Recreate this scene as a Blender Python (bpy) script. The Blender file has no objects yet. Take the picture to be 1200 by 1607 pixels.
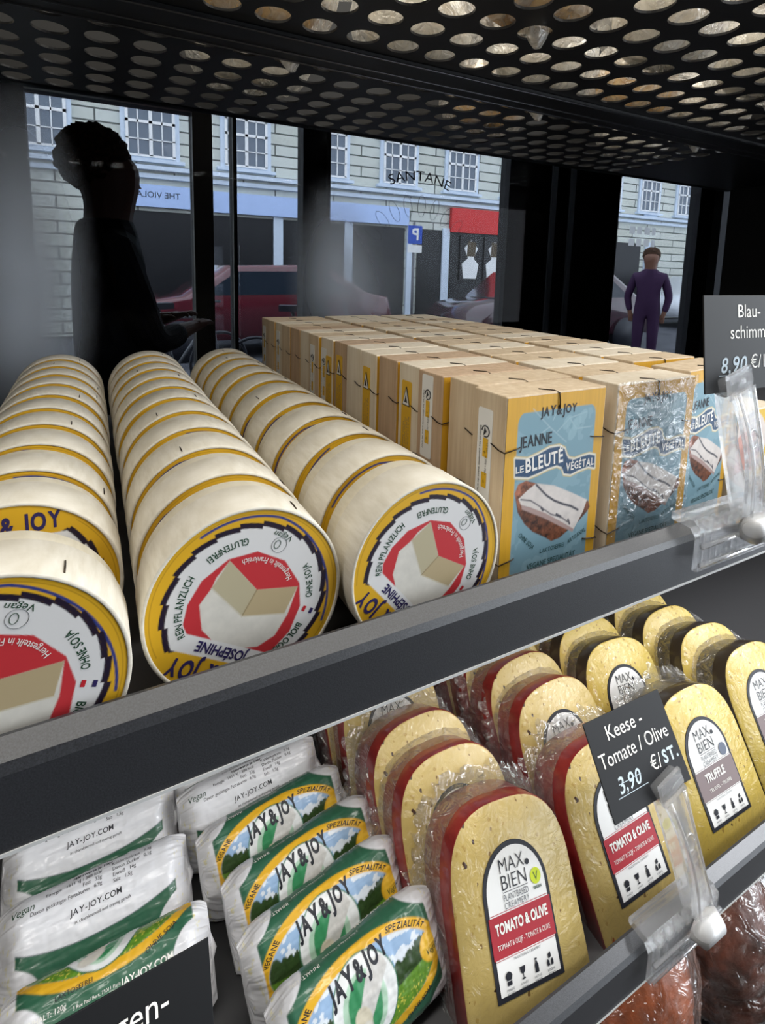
import bpy, bmesh, math, random
import numpy as np
from mathutils import Matrix, Vector

random.seed(7)
PI = math.pi
sc = bpy.context.scene
COL = sc.collection

# ------------------------------------------------------------------ camera
cam_d = bpy.data.cameras.new('camera')
cam = bpy.data.objects.new('camera', cam_d)
COL.objects.link(cam)
yaw, pitch, roll = 0.4904, -0.1358, 0.0248
_F = Vector((math.sin(yaw), math.cos(yaw), 0)); _R = Vector((math.cos(yaw), -math.sin(yaw), 0)); _U = Vector((0, 0, 1))
_F2 = _F * math.cos(pitch) + _U * math.sin(pitch); _U2 = _U * math.cos(pitch) - _F * math.sin(pitch)
_R2 = _R * math.cos(roll) + _U2 * math.sin(roll); _U3 = _U2 * math.cos(roll) - _R * math.sin(roll)
CAM = Vector((-0.1611, -0.1863, 0.1842))
m4 = Matrix.Identity(4)
for i in range(3):
    m4[i][0] = _R2[i]; m4[i][1] = _U3[i]; m4[i][2] = -_F2[i]; m4[i][3] = CAM[i]
cam.matrix_world = m4
cam_d.sensor_fit = 'VERTICAL'; cam_d.sensor_height = 36.0; cam_d.sensor_width = 27.0
cam_d.lens = 850.88 / 1607 * 36.0
cam_d.shift_y = -(803.5 - 538.54) / 1607
cam_d.shift_x = (600 - 598.13) / 1607
cam_d.clip_start = 0.01; cam_d.clip_end = 200
sc.camera = cam

# ------------------------------------------------------------------ world, sun, lamps, exposure
sc.view_settings.view_transform = 'Standard'
sc.view_settings.look = 'None'
sc.view_settings.gamma = 1.0
sc.view_settings.exposure = 0.0
sc.view_settings.use_curve_mapping = False
wd = bpy.data.worlds.new('sky'); sc.world = wd; wd.use_nodes = True
bg = wd.node_tree.nodes['Background']
bg.inputs[0].default_value = (0.88, 0.94, 1.0, 1); bg.inputs[1].default_value = 4.5

def area(name, loc, target, sx, sy, energy, color=(1, 1, 1)):
    l = bpy.data.lights.new(name, 'AREA'); l.shape = 'RECTANGLE'; l.size = sx; l.size_y = sy; l.energy = energy; l.color = color
    o = bpy.data.objects.new(name, l); COL.objects.link(o); o.location = loc
    o.rotation_euler = (Vector(target) - Vector(loc)).to_track_quat('-Z', 'Y').to_euler()
    return o
WARM = (1.0, 0.965, 0.90)
area('led_strip_upper', (0.30, -0.062, 0.396), (0.30, 0.14, 0.0), 2.0, 0.025, 3.3, WARM)
area('led_strip_lower', (0.30, 0.012, -0.010), (0.30, 0.10, -0.3), 2.0, 0.012, 2.2, WARM)
area('led_strip_bottom', (0.30, 0.012, -0.310), (0.30, 0.08, -0.6), 2.0, 0.012, 1.5, WARM)
area('led_strip_canopy', (0.20, 0.25, 0.80), (0.20, 0.25, 0.3), 1.4, 0.5, 9.0, (1.0, 0.93, 0.8))
area('shop_ceiling_lamp', (1.1, -0.75, 1.45), (0.4, 0.1, -0.1), 1.0, 0.35, 1.8, (1.0, 0.97, 0.93))
fill_ = area('lip_fill_light', (1.5, -0.85, 0.95), (0.62, 0.0, -0.02), 0.25, 0.25, 1.5, (0.93, 0.95, 1.0)); fill_.data.spread = math.radians(50)  # added fill light to brighten the right part of the shelf lip

# ------------------------------------------------------------------ helpers
def s2l(c):
    c = np.asarray(c, float) / 255.0
    return np.where(c <= 0.04045, c / 12.92, ((c + 0.055) / 1.055) ** 2.4)
def rgb(*c): return tuple(float(x) for x in s2l(c))

def mat(name, col, rough=0.5, metal=0.0, coat=0.0, spec=0.5, trans=0.0, ior=1.45, emit=None, alpha=1.0):
    m = bpy.data.materials.new(name); m.use_nodes = True
    b = m.node_tree.nodes['Principled BSDF']
    b.inputs['Base Color'].default_value = (*col, 1)
    b.inputs['Roughness'].default_value = rough
    b.inputs['Metallic'].default_value = metal
    b.inputs['Coat Weight'].default_value = coat
    b.inputs['Coat Roughness'].default_value = 0.06
    b.inputs['Specular IOR Level'].default_value = spec
    b.inputs['Transmission Weight'].default_value = trans
    b.inputs['IOR'].default_value = ior
    if emit: b.inputs['Emission Color'].default_value = (*emit[0], 1); b.inputs['Emission Strength'].default_value = emit[1]
    return m
def nd(m, t, **kw):
    n = m.node_tree.nodes.new(t)
    for k, v in kw.items():
        if k in n.inputs.keys(): n.inputs[k].default_value = v
        else: setattr(n, k, v)
    return n
def lk(m, a, b): m.node_tree.links.new(a, b)
def bsdf(m): return m.node_tree.nodes['Principled BSDF']
def add_noise(m, c1, c2, scale=(20, 20, 20), detail=4, lo=0.35, hi=0.65, bump=0.0, bdist=0.001, rough=0.6):
    tc = nd(m, 'ShaderNodeTexCoord'); mp = nd(m, 'ShaderNodeMapping'); mp.inputs['Scale'].default_value = scale
    lk(m, tc.outputs['Object'], mp.inputs[0])
    n = nd(m, 'ShaderNodeTexNoise', Scale=1.0, Detail=detail, Roughness=rough); lk(m, mp.outputs[0], n.inputs['Vector'])
    r = nd(m, 'ShaderNodeValToRGB'); r.color_ramp.elements[0].position = lo; r.color_ramp.elements[1].position = hi
    r.color_ramp.elements[0].color = (*c1, 1); r.color_ramp.elements[1].color = (*c2, 1)
    lk(m, n.outputs['Fac'], r.inputs[0]); lk(m, r.outputs[0], bsdf(m).inputs['Base Color'])
    if bump:
        b = nd(m, 'ShaderNodeBump', Strength=bump, Distance=bdist); lk(m, n.outputs['Fac'], b.inputs['Height']); lk(m, b.outputs[0], bsdf(m).inputs['Normal'])
    return n
def bump_only(m, scale, strength, dist=0.001, detail=3, coat=False):
    tc = nd(m, 'ShaderNodeTexCoord'); n = nd(m, 'ShaderNodeTexNoise', Scale=scale, Detail=detail); lk(m, tc.outputs['Object'], n.inputs['Vector'])
    b = nd(m, 'ShaderNodeBump', Strength=strength, Distance=dist); lk(m, n.outputs['Fac'], b.inputs['Height'])
    lk(m, b.outputs[0], bsdf(m).inputs['Coat Normal' if coat else 'Normal'])

M = {}
M['print'] = mat('printed_paper', (1, 1, 1), 0.45)
_a = nd(M['print'], 'ShaderNodeAttribute', attribute_name='print'); lk(M['print'], _a.outputs['Color'], bsdf(M['print']).inputs['Base Color'])
M['wrapper'] = mat('waxed_wrapper', (1, 1, 1), 0.38, coat=0.25)
_a = nd(M['wrapper'], 'ShaderNodeAttribute', attribute_name='print'); lk(M['wrapper'], _a.outputs['Color'], bsdf(M['wrapper']).inputs['Base Color'])
_tc = nd(M['wrapper'], 'ShaderNodeTexCoord'); _n = nd(M['wrapper'], 'ShaderNodeTexNoise', Scale=38.0, Detail=2.0, Distortion=1.5)
lk(M['wrapper'], _tc.outputs['Object'], _n.inputs['Vector']); _b = nd(M['wrapper'], 'ShaderNodeBump', Strength=0.25, Distance=0.003)
lk(M['wrapper'], _n.outputs['Fac'], _b.inputs['Height']); lk(M['wrapper'], _b.outputs[0], bsdf(M['wrapper']).inputs['Normal'])

M['poplar'] = mat('poplar_veneer', rgb(232, 222, 200), 0.6)
add_noise(M['poplar'], rgb(216, 208, 190), rgb(234, 228, 214), (60, 60, 400), 4, 0.3, 0.7, 0.12)
M['poplar_body'] = mat('poplar_veneer_body', rgb(220, 208, 180), 0.6)
add_noise(M['poplar_body'], rgb(206, 196, 172), rgb(224, 216, 196), (60, 60, 400), 4, 0.3, 0.7, 0.12)
M['boxwood'] = mat('poplar_plywood', rgb(208, 184, 148), 0.6)
add_noise(M['boxwood'], rgb(198, 174, 142), rgb(221, 202, 174), (220, 220, 14), 5, 0.3, 0.7, 0.12)
M['boxwood_pale'] = mat('poplar_plywood_pale', rgb(228, 206, 168), 0.6)
add_noise(M['boxwood_pale'], rgb(220, 205, 180), rgb(236, 225, 206), (220, 220, 14), 5, 0.3, 0.7, 0.12)
M['boxwood_brown'] = mat('poplar_plywood_brown', rgb(196, 160, 120), 0.6)
add_noise(M['boxwood_brown'], rgb(181, 152, 124), rgb(207, 180, 150), (220, 220, 14), 5, 0.3, 0.7, 0.12)
M['wire'] = mat('staple_wire', rgb(70, 60, 50), 0.35, 0.9)
M['yellow'] = mat('yellow_print', rgb(226, 178, 40), 0.5)
M['white'] = mat('white_print', rgb(236, 236, 234), 0.5)
M['ink'] = mat('dark_ink', rgb(34, 36, 44), 0.5)
M['navy'] = mat('navy_ink', rgb(48, 40, 92), 0.5)
M['greenink'] = mat('green_ink', rgb(30, 70, 48), 0.5)
M['redink'] = mat('red_ink', rgb(196, 40, 50), 0.5)
M['greyink'] = mat('grey_ink', rgb(110, 112, 116), 0.5)
M['whiteink'] = mat('white_ink', rgb(240, 238, 232), 0.5)
M['teal'] = mat('teal_ink', rgb(30, 74, 70), 0.5)
M['yink'] = mat('pale_yellow_ink', rgb(226, 206, 90), 0.5)
M['lightgreen'] = mat('leaf_green_ink', rgb(200, 214, 40), 0.5)
M['shelf'] = mat('powder_coated_steel', rgb(70, 71, 75), 0.36, 0.0, spec=0.8)
_n = add_noise(M['shelf'], rgb(38, 38, 41), rgb(62, 64, 68), (1600, 1600, 1600), 2, 0.3, 0.7, 0.12, 0.0004)
M['shelftop'] = mat('shelf_board', rgb(84, 84, 86), 0.4)
M['edge'] = mat('pale_edge', rgb(214, 214, 212), 0.4)
M['black'] = mat('black_steel', rgb(22, 23, 26), 0.42)
M['blackmatte'] = mat('black_lining', rgb(13, 13, 15), 0.6)
M['rail'] = mat('dark_aluminium', rgb(70, 70, 74), 0.3, 0.8)
M['card'] = mat('black_card', rgb(20, 21, 23), 0.5, spec=0.3)
bump_only(M['card'], 40, 0.05)
m = mat('clear_acrylic', (1, 1, 1), 0.03, trans=1.0, ior=1.42); _t = nd(m, 'ShaderNodeBsdfTransparent'); _d = nd(m, 'ShaderNodeBsdfDiffuse'); _d.inputs[0].default_value = (.9, .91, .93, 1)
_a = nd(m, 'ShaderNodeMixShader'); _a.inputs[0].default_value = .20; _b = nd(m, 'ShaderNodeMixShader'); _b.inputs[0].default_value = .50
lk(m, _t.outputs[0], _a.inputs[1]); lk(m, _d.outputs[0], _a.inputs[2]); lk(m, bsdf(m).outputs[0], _b.inputs[1]); lk(m, _a.outputs[0], _b.inputs[2]); lk(m, _b.outputs[0], m.node_tree.nodes['Material Output'].inputs['Surface']); M['clear'] = m
M['frost'] = mat('frosted_acrylic', rgb(225, 225, 225), 0.4, trans=0.5)
M['chalk'] = mat('chalk_marker', rgb(190, 205, 215), 0.7)

def film_mat(name, col, fac, rough=0.12, scale=60, bump=0.7, haze=0.3):
    m = bpy.data.materials.new(name); m.use_nodes = True; nt = m.node_tree; nt.nodes.remove(bsdf(m))
    b = nd(m, 'ShaderNodeBsdfGlossy'); b.inputs['Color'].default_value = (0.95, 0.95, 0.95, 1); b.inputs['Roughness'].default_value = rough
    df = nd(m, 'ShaderNodeBsdfDiffuse'); df.inputs['Color'].default_value = (*col, 1); gd = nd(m, 'ShaderNodeMixShader'); gd.inputs[0].default_value = haze
    tr = nd(m, 'ShaderNodeBsdfTransparent'); mx = nd(m, 'ShaderNodeMixShader')
    tc = nd(m, 'ShaderNodeTexCoord'); n = nd(m, 'ShaderNodeTexNoise', Scale=float(scale), Detail=3.0, Distortion=1.6); lk(m, tc.outputs['Object'], n.inputs['Vector'])
    bp = nd(m, 'ShaderNodeBump', Strength=bump, Distance=0.006); lk(m, n.outputs['Fac'], bp.inputs['Height']); lk(m, bp.outputs[0], b.inputs['Normal']); lk(m, bp.outputs[0], df.inputs['Normal'])
    ra = nd(m, 'ShaderNodeMapRange'); ra.inputs['From Min'].default_value = 0.35; ra.inputs['From Max'].default_value = 0.7
    ra.inputs['To Min'].default_value = fac * 0.6; ra.inputs['To Max'].default_value = min(1, fac * 1.6)
    lk(m, n.outputs['Fac'], ra.inputs['Value'])
    lk(m, b.outputs[0], gd.inputs[1]); lk(m, df.outputs[0], gd.inputs[2])
    lk(m, ra.outputs[0], mx.inputs[0]); lk(m, tr.outputs[0], mx.inputs[1]); lk(m, gd.outputs[0], mx.inputs[2])
    lk(m, mx.outputs[0], nt.nodes['Material Output'].inputs['Surface'])
    return m
M['film'] = film_mat('clear_film', (0.7, 0.69, 0.67), 0.32, 0.10, 90, 1.0, 0.35)
M['shrink'] = film_mat('shrink_film', (0.8, 0.82, 0.85), 0.22, 0.10, 70, 0.9, 0.35)
M['bagfilm'] = film_mat('bag_film', (0.85, 0.84, 0.8), 0.42, 0.15, 50, 1.0, 0.7)

# ---- text outlines, cached
_TC = {}
def glyphs(s, bold=0.0, space=1.0, res=3):
    k = (s, bold, space, res)
    if k not in _TC:
        c = bpy.data.curves.new('t', 'FONT'); c.body = s; c.offset = bold; c.resolution_u = res; c.space_character = space; c.fill_mode = 'FRONT'
        o = bpy.data.objects.new('t', c); COL.objects.link(o)
        dg = bpy.context.evaluated_depsgraph_get(); dg.update()
        me = bpy.data.meshes.new_from_object(o.evaluated_get(dg))
        v = np.array([tuple(x.co) for x in me.vertices]) if len(me.vertices) else np.zeros((0, 3))
        f = [tuple(p.vertices) for p in me.polygons]
        if f:
            n = me.polygons[0].normal.z
            if n < 0: f = [t[::-1] for t in f]
        bpy.data.objects.remove(o); bpy.data.curves.remove(c); bpy.data.meshes.remove(me)
        _TC[k] = (v, f)
    return _TC[k]

class MB:
    def __init__(s): s.v = []; s.f = []; s.m = []; s.c = []; s.sm = []; s.n = 0; s.slots = []
    def slot(s, m):
        if m not in s.slots: s.slots.append(m)
        return s.slots.index(m)
    def add(s, v, f, m, col=None, smooth=False):
        v = np.asarray(v, float).reshape(-1, 3); k = s.slot(m)
        s.v.append(v); s.c.append(np.ones((len(v), 3)) if col is None else np.asarray(col, float))
        for t in f: s.f.append(tuple(int(i) + s.n for i in t)); s.m.append(k); s.sm.append(smooth)
        s.n += len(v); return s
    def box(s, lo, hi, m, X=None):
        x0, y0, z0 = lo; x1, y1, z1 = hi
        v = np.array([(x0, y0, z0), (x1, y0, z0), (x1, y1, z0), (x0, y1, z0), (x0, y0, z1), (x1, y0, z1), (x1, y1, z1), (x0, y1, z1)], float)
        if X is not None: v = np.array([tuple(X @ Vector(p)) for p in v])
        return s.add(v, [(3, 2, 1, 0), (4, 5, 6, 7), (0, 1, 5, 4), (1, 2, 6, 5), (2, 3, 7, 6), (3, 0, 4, 7)], m)
    def grid(s, P, m, col=None, smooth=True, wrapu=False, flip=False):
        nu, nv = P.shape[:2]; f = []
        for i in range(nu if wrapu else nu - 1):
            a = i * nv; b = ((i + 1) % nu) * nv
            for j in range(nv - 1):
                t = (a + j, b + j, b + j + 1, a + j + 1); f.append(t[::-1] if flip else t)
        return s.add(P.reshape(-1, 3), f, m, None if col is None else col.reshape(-1, 3), smooth)
    def rings(s, R, m, cap0=True, cap1=True, smooth=True):
        # R list of closed rings (n x 3); outward if rings run ccw seen from the far end
        n = len(R[0]); v = np.concatenate(R); f = []
        for k in range(len(R) - 1):
            for i in range(n):
                j = (i + 1) % n; f.append((k * n + i, k * n + j, (k + 1) * n + j, (k + 1) * n + i))
        if cap0: f.append(tuple(range(n))[::-1])
        if cap1: f.append(tuple((len(R) - 1) * n + i for i in range(n)))
        return s.add(v, f, m, None, smooth)
    def tube(s, pts, r, m, n=8):
        pts = [Vector(p) for p in pts]; R = []
        rr = r if hasattr(r, '__len__') else [r] * len(pts)
        up = Vector((0.13, 0.21, 0.97)).normalized()
        for i, p in enumerate(pts):
            d = (pts[min(i + 1, len(pts) - 1)] - pts[max(i - 1, 0)]).normalized()
            a = d.cross(up)
            if a.length < 1e-3: a = d.cross(Vector((1, 0, 0)))
            a.normalize(); b = a.cross(d)
            R.append(np.array([tuple(p + (a * math.cos(t) - b * math.sin(t)) * rr[i]) for t in np.linspace(0, 2 * PI, n, endpoint=False)]))
        return s.rings([x[::-1] for x in R], m)
    def prism(s, out, mp0, mp1, m, smooth=False):
        out = np.asarray(out, float); a = mp0(out[:, 0], out[:, 1]); b = mp1(out[:, 0], out[:, 1]); n = len(out)
        f = [tuple(range(n)), tuple(range(n, 2 * n))[::-1]] + [(i, n + i, n + (i + 1) % n, (i + 1) % n) for i in range(n)]
        return s.add(np.concatenate([a, b]), f, m, None, smooth)
    def poly(s, out, mp, m):
        out = np.asarray(out, float); return s.add(mp(out[:, 0], out[:, 1]), [tuple(range(len(out)))], m)
    def text(s, t, size, mp, m, x=0, y=0, align='C', bold=0.0, rot=0.0, sx=1.0, slant=0.0, space=1.0, arc=None, jit=0.0, fit=None, res=3, sub=0):
        """size = cap height. arc=(radius, centre_angle, ccw): text bent on a circle about (x, y)."""
        pieces = []
        if jit:
            rnd = random.Random(t); px = 0.0
            for ch in t:
                v, f = glyphs(ch, bold, 1.0, res)
                if ch == ' ' or not len(v): px += 0.3; continue
                w = v[:, 0].max() - v[:, 0].min(); k = 1 + rnd.uniform(-jit, jit)
                a = rnd.uniform(-jit, jit) * 0.5; q = (v[:, :2] - [v[:, 0].min(), 0.36]) * k
                q = np.stack([q[:, 0] * math.cos(a) - q[:, 1] * math.sin(a), q[:, 0] * math.sin(a) + q[:, 1] * math.cos(a)], -1) + [px, 0.36 + rnd.uniform(-jit, jit) * 0.15]
                pieces.append((q, f)); px += (w + 0.1) * k * space
        else:
            v, f = glyphs(t, bold, space, res)
            if len(v): pieces.append((v[:, :2].copy(), f))
        if not pieces: return s
        lo = min(p[0][:, 0].min() for p in pieces); hi = max(p[0][:, 0].max() for p in pieces); W = hi - lo; k = size / 0.72
        if fit: sx = fit / (W * k)
        for q, f in pieces:
            X = (q[:, 0] - lo - (W / 2 if align == 'C' else W if align == 'R' else 0)) * k * sx; Y = q[:, 1] * k; X = X + slant * Y
            if arc:
                r0, a0, ccw = arc
                if ccw: an = a0 + X / r0; rr = r0 - Y; X, Y = rr * np.cos(an), rr * np.sin(an)
                else: an = a0 - X / r0; rr = r0 + Y; X, Y = rr * np.cos(an), rr * np.sin(an)
            c, d = math.cos(rot), math.sin(rot); X, Y = c * X - d * Y, d * X + c * Y
            if sub:
                pt = np.stack([X, Y], -1); tri = []
                for t_ in f:
                    for q_ in range(1, len(t_) - 1): tri.append((pt[t_[0]], pt[t_[q_]], pt[t_[q_ + 1]]))
                tri = np.array(tri)
                for _ in range(sub):
                    a_, b_, c_ = tri[:, 0], tri[:, 1], tri[:, 2]; ab, bc, ca = (a_ + b_) / 2, (b_ + c_) / 2, (c_ + a_) / 2
                    tri = np.concatenate([np.stack(z_, 1) for z_ in ((a_, ab, ca), (ab, b_, bc), (ca, bc, c_), (ab, bc, ca))])
                X, Y = tri.reshape(-1, 2).T; f = [(3 * q_, 3 * q_ + 1, 3 * q_ + 2) for q_ in range(len(tri))]
            s.add(mp(X + x, Y + y), f, m)
        return s
    def mesh(s, name):
        me = bpy.data.meshes.new(name)
        v = np.concatenate(s.v) if s.v else np.zeros((0, 3))
        me.from_pydata([tuple(p) for p in v], [], s.f)
        for m in s.slots: me.materials.append(M[m] if isinstance(m, str) else m)
        me.polygons.foreach_set('material_index', s.m); me.polygons.foreach_set('use_smooth', s.sm)
        if any(m in ('print', 'wrapper') for m in s.slots):
            a = me.color_attributes.new('print', 'FLOAT_COLOR', 'POINT'); c = np.concatenate(s.c)
            a.data.foreach_set('color', np.concatenate([c, np.ones((len(c), 1))], 1).astype(np.float32).ravel())
        me.update(); return me
    def build(s, name, parent=None, loc=(0, 0, 0), rot=(0, 0, 0), bevel=0.0, label=None):
        o = bpy.data.objects.new(name, s.mesh(name)); COL.objects.link(o); o.location = loc; o.rotation_euler = rot
        if parent: o.parent = parent
        if bevel:
            b = o.modifiers.new('bevel', 'BEVEL'); b.width = bevel; b.segments = 2; b.limit_method = 'ANGLE'; b.angle_limit = 0.7
        if label: o['label'] = label
        return o

def flat(off=0.0): return lambda x, y: np.stack([x, np.full_like(x, -off, dtype=float), y], -1)   # x right, y up, facing -Y
def thing(name, label, cat, loc=(0, 0, 0), rot=(0, 0, 0), group=None):
    o = bpy.data.objects.new(name, None); o.empty_display_size = 0.02; COL.objects.link(o); o.location = loc; o.rotation_euler = rot
    return tag(o, label, cat, group)
def tag(o, label, cat, group=None):
    o['label'] = label; o['category'] = cat
    if group: o['group'] = group
    return o
def struct(o): o['kind'] = 'structure'; return o
def dup(src, loc, rot, label, group, keep=None):
    r = src.copy(); COL.objects.link(r); r.location = loc; r.rotation_euler = rot; r['label'] = label; r['group'] = group
    for ch in list(src.children):
        if keep and not keep(ch): continue
        c = ch.copy(); COL.objects.link(c); c.parent = r
        for g in list(ch.children):
            d = g.copy(); COL.objects.link(d); d.parent = c
    return r
ORD = ['front', 'second', 'third', 'fourth', 'fifth', 'sixth', 'seventh', 'eighth', 'ninth', 'tenth', 'eleventh', 'twelfth', 'thirteenth', 'fourteenth', 'fifteenth', 'sixteenth']

# ---- coloured print raster on a vertex grid
def sdp(px, py, poly):
    poly = np.asarray(poly, float); d = np.full(px.shape, 1e9); ins = np.zeros(px.shape, bool); n = len(poly)
    for i in range(n):
        ax, ay = poly[i]; bx, by = poly[(i + 1) % n]; ex, ey = bx - ax, by - ay
        t = np.clip(((px - ax) * ex + (py - ay) * ey) / (ex * ex + ey * ey + 1e-18), 0, 1)
        d = np.minimum(d, np.hypot(px - ax - t * ex, py - ay - t * ey))
        c = ((ay > py) != (by > py)) & (px < (bx - ax) * (py - ay) / (by - ay + 1e-18) + ax); ins ^= c
    return np.where(ins, -d, d)
def sdl(px, py, pts):
    d = np.full(px.shape, 1e9)
    for (ax, ay), (bx, by) in zip(pts[:-1], pts[1:]):
        ex, ey = bx - ax, by - ay; t = np.clip(((px - ax) * ex + (py - ay) * ey) / (ex * ex + ey * ey + 1e-18), 0, 1)
        d = np.minimum(d, np.hypot(px - ax - t * ex, py - ay - t * ey))
    return d
class Art:
    def __init__(s, x, y, base, aa): s.x = x; s.y = y; s.aa = aa; s.c = np.ones(x.shape + (3,)) * s2l(base)
    def lay(s, sd, col, op=1.0):
        k = np.clip(0.5 - sd / s.aa, 0, 1)[..., None] * op
        c = s2l(col) if np.ndim(col) == 1 else col
        s.c = s.c * (1 - k) + c * k; return s
    def poly(s, p, col, op=1.0): return s.lay(sdp(s.x, s.y, p), col, op)
    def line(s, p, w, col, op=1.0): return s.lay(sdl(s.x, s.y, p) - w / 2, col, op)
    def ell(s, cx, cy, rx, ry, col, op=1.0, rot=0.0):
        a, b = s.x - cx, s.y - cy; c, d = math.cos(rot), math.sin(rot); a, b = c * a + d * b, -d * a + c * b
        k = np.sqrt((a / rx) ** 2 + (b / ry) ** 2); return s.lay((k - 1) * min(rx, ry), col, op)
    def rrect(s, x0, y0, x1, y1, r, col, op=1.0):
        qx = np.abs(s.x - (x0 + x1) / 2) - (x1 - x0) / 2 + r; qy = np.abs(s.y - (y0 + y1) / 2) - (y1 - y0) / 2 + r
        return s.lay(np.hypot(np.maximum(qx, 0), np.maximum(qy, 0)) + np.minimum(np.maximum(qx, qy), 0) - r, col, op)
def vnoise(x, y, seed=0):
    r = np.random.RandomState(seed).rand(64, 64); xi = np.floor(x).astype(int); yi = np.floor(y).astype(int); fx = x - xi; fy = y - yi
    fx = fx * fx * (3 - 2 * fx); fy = fy * fy * (3 - 2 * fy); g = lambda i, j: r[i % 64, j % 64]
    return (g(xi, yi) * (1 - fx) + g(xi + 1, yi) * fx) * (1 - fy) + (g(xi, yi + 1) * (1 - fx) + g(xi + 1, yi + 1) * fx) * fy
def fbm(x, y, seed=0): return 0.5 * vnoise(x, y, seed) + 0.3 * vnoise(x * 2.1, y * 2.1, seed + 1) + 0.2 * vnoise(x * 4.3, y * 4.3, seed + 2)

# ------------------------------------------------------------------ the display case
YM = 0.56                      # added back pane; the street reflection is built behind it
ZC = 0.38                      # perforated shelf above
m = bpy.data.materials.new('tinted_glass'); m.use_nodes = True
_g = nd(m, 'ShaderNodeBsdfGlossy'); _g.inputs['Roughness'].default_value = 0.02; _t = nd(m, 'ShaderNodeBsdfTransparent'); _t.inputs[0].default_value = (0.54, 0.56, 0.59, 1); _cl = nd(m, 'ShaderNodeMixShader')
_fr = nd(m, 'ShaderNodeLayerWeight', Blend=0.5); _pw = nd(m, 'ShaderNodeMath', operation='POWER'); _pw.inputs[1].default_value = 4.0; lk(m, _fr.outputs['Facing'], _pw.inputs[0]); _ma = nd(m, 'ShaderNodeMath', operation='MULTIPLY_ADD'); _ma.inputs[1].default_value = 0.35; _ma.inputs[2].default_value = 0.003; lk(m, _pw.outputs[0], _ma.inputs[0]); lk(m, _ma.outputs[0], _cl.inputs[0]); lk(m, _t.outputs[0], _cl.inputs[1]); lk(m, _g.outputs[0], _cl.inputs[2])
# glare haze painted onto the pane as a few whitish patches
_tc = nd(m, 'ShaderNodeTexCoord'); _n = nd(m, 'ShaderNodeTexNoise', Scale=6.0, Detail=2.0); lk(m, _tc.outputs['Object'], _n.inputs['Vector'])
def glare_haze(cx, cz, rx, rz, amt):
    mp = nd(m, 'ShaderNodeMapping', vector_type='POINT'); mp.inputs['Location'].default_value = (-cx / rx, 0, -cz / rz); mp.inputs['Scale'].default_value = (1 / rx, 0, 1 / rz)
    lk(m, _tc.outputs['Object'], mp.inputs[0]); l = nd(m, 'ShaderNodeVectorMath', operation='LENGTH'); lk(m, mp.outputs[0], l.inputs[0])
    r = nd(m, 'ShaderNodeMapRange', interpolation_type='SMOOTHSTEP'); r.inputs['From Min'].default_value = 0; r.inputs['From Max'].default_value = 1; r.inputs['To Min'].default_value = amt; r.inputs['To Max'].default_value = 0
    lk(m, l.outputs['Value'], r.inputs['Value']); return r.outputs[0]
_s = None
for f_ in (glare_haze(-0.232, 0.16, 0.085, 0.24, 0.95), glare_haze(0.160, 0.170, 0.085, 0.16, 0.5), glare_haze(0.225, 0.15, 0.09, 0.09, 0.15)):
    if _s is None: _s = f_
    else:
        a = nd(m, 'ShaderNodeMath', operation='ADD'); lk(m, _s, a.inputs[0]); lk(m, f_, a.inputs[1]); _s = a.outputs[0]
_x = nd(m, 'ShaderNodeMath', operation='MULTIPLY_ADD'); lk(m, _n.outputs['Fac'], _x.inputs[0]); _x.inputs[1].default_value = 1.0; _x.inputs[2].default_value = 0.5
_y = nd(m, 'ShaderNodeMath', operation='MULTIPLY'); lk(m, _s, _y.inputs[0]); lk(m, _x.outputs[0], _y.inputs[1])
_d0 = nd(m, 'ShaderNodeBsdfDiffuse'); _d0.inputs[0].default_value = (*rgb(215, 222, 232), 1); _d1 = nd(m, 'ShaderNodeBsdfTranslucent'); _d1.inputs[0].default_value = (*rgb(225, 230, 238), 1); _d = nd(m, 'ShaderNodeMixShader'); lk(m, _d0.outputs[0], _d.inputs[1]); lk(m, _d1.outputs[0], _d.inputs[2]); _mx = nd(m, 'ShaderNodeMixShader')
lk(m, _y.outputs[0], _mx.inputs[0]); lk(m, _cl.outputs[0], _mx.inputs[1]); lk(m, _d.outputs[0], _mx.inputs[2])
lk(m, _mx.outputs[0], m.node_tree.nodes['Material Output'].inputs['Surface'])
M['blackglass'] = m
m = bpy.data.materials.new('pane_glass'); m.use_nodes = True
_g = nd(m, 'ShaderNodeBsdfGlossy'); _g.inputs['Roughness'].default_value = 0.01; _t = nd(m, 'ShaderNodeBsdfTransparent'); _mx = nd(m, 'ShaderNodeMixShader')
_fr = nd(m, 'ShaderNodeLayerWeight', Blend=0.5); _pw = nd(m, 'ShaderNodeMath', operation='POWER'); _pw.inputs[1].default_value = 4.0; lk(m, _fr.outputs['Facing'], _pw.inputs[0]); _ma = nd(m, 'ShaderNodeMath', operation='MULTIPLY_ADD'); _ma.inputs[1].default_value = 0.5; _ma.inputs[2].default_value = 0.03; lk(m, _pw.outputs[0], _ma.inputs[0]); lk(m, _ma.outputs[0], _mx.inputs[0]); lk(m, _t.outputs[0], _mx.inputs[1]); lk(m, _g.outputs[0], _mx.inputs[2])
lk(m, _mx.outputs[0], m.node_tree.nodes['Material Output'].inputs['Surface']); M['pane'] = m

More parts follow.
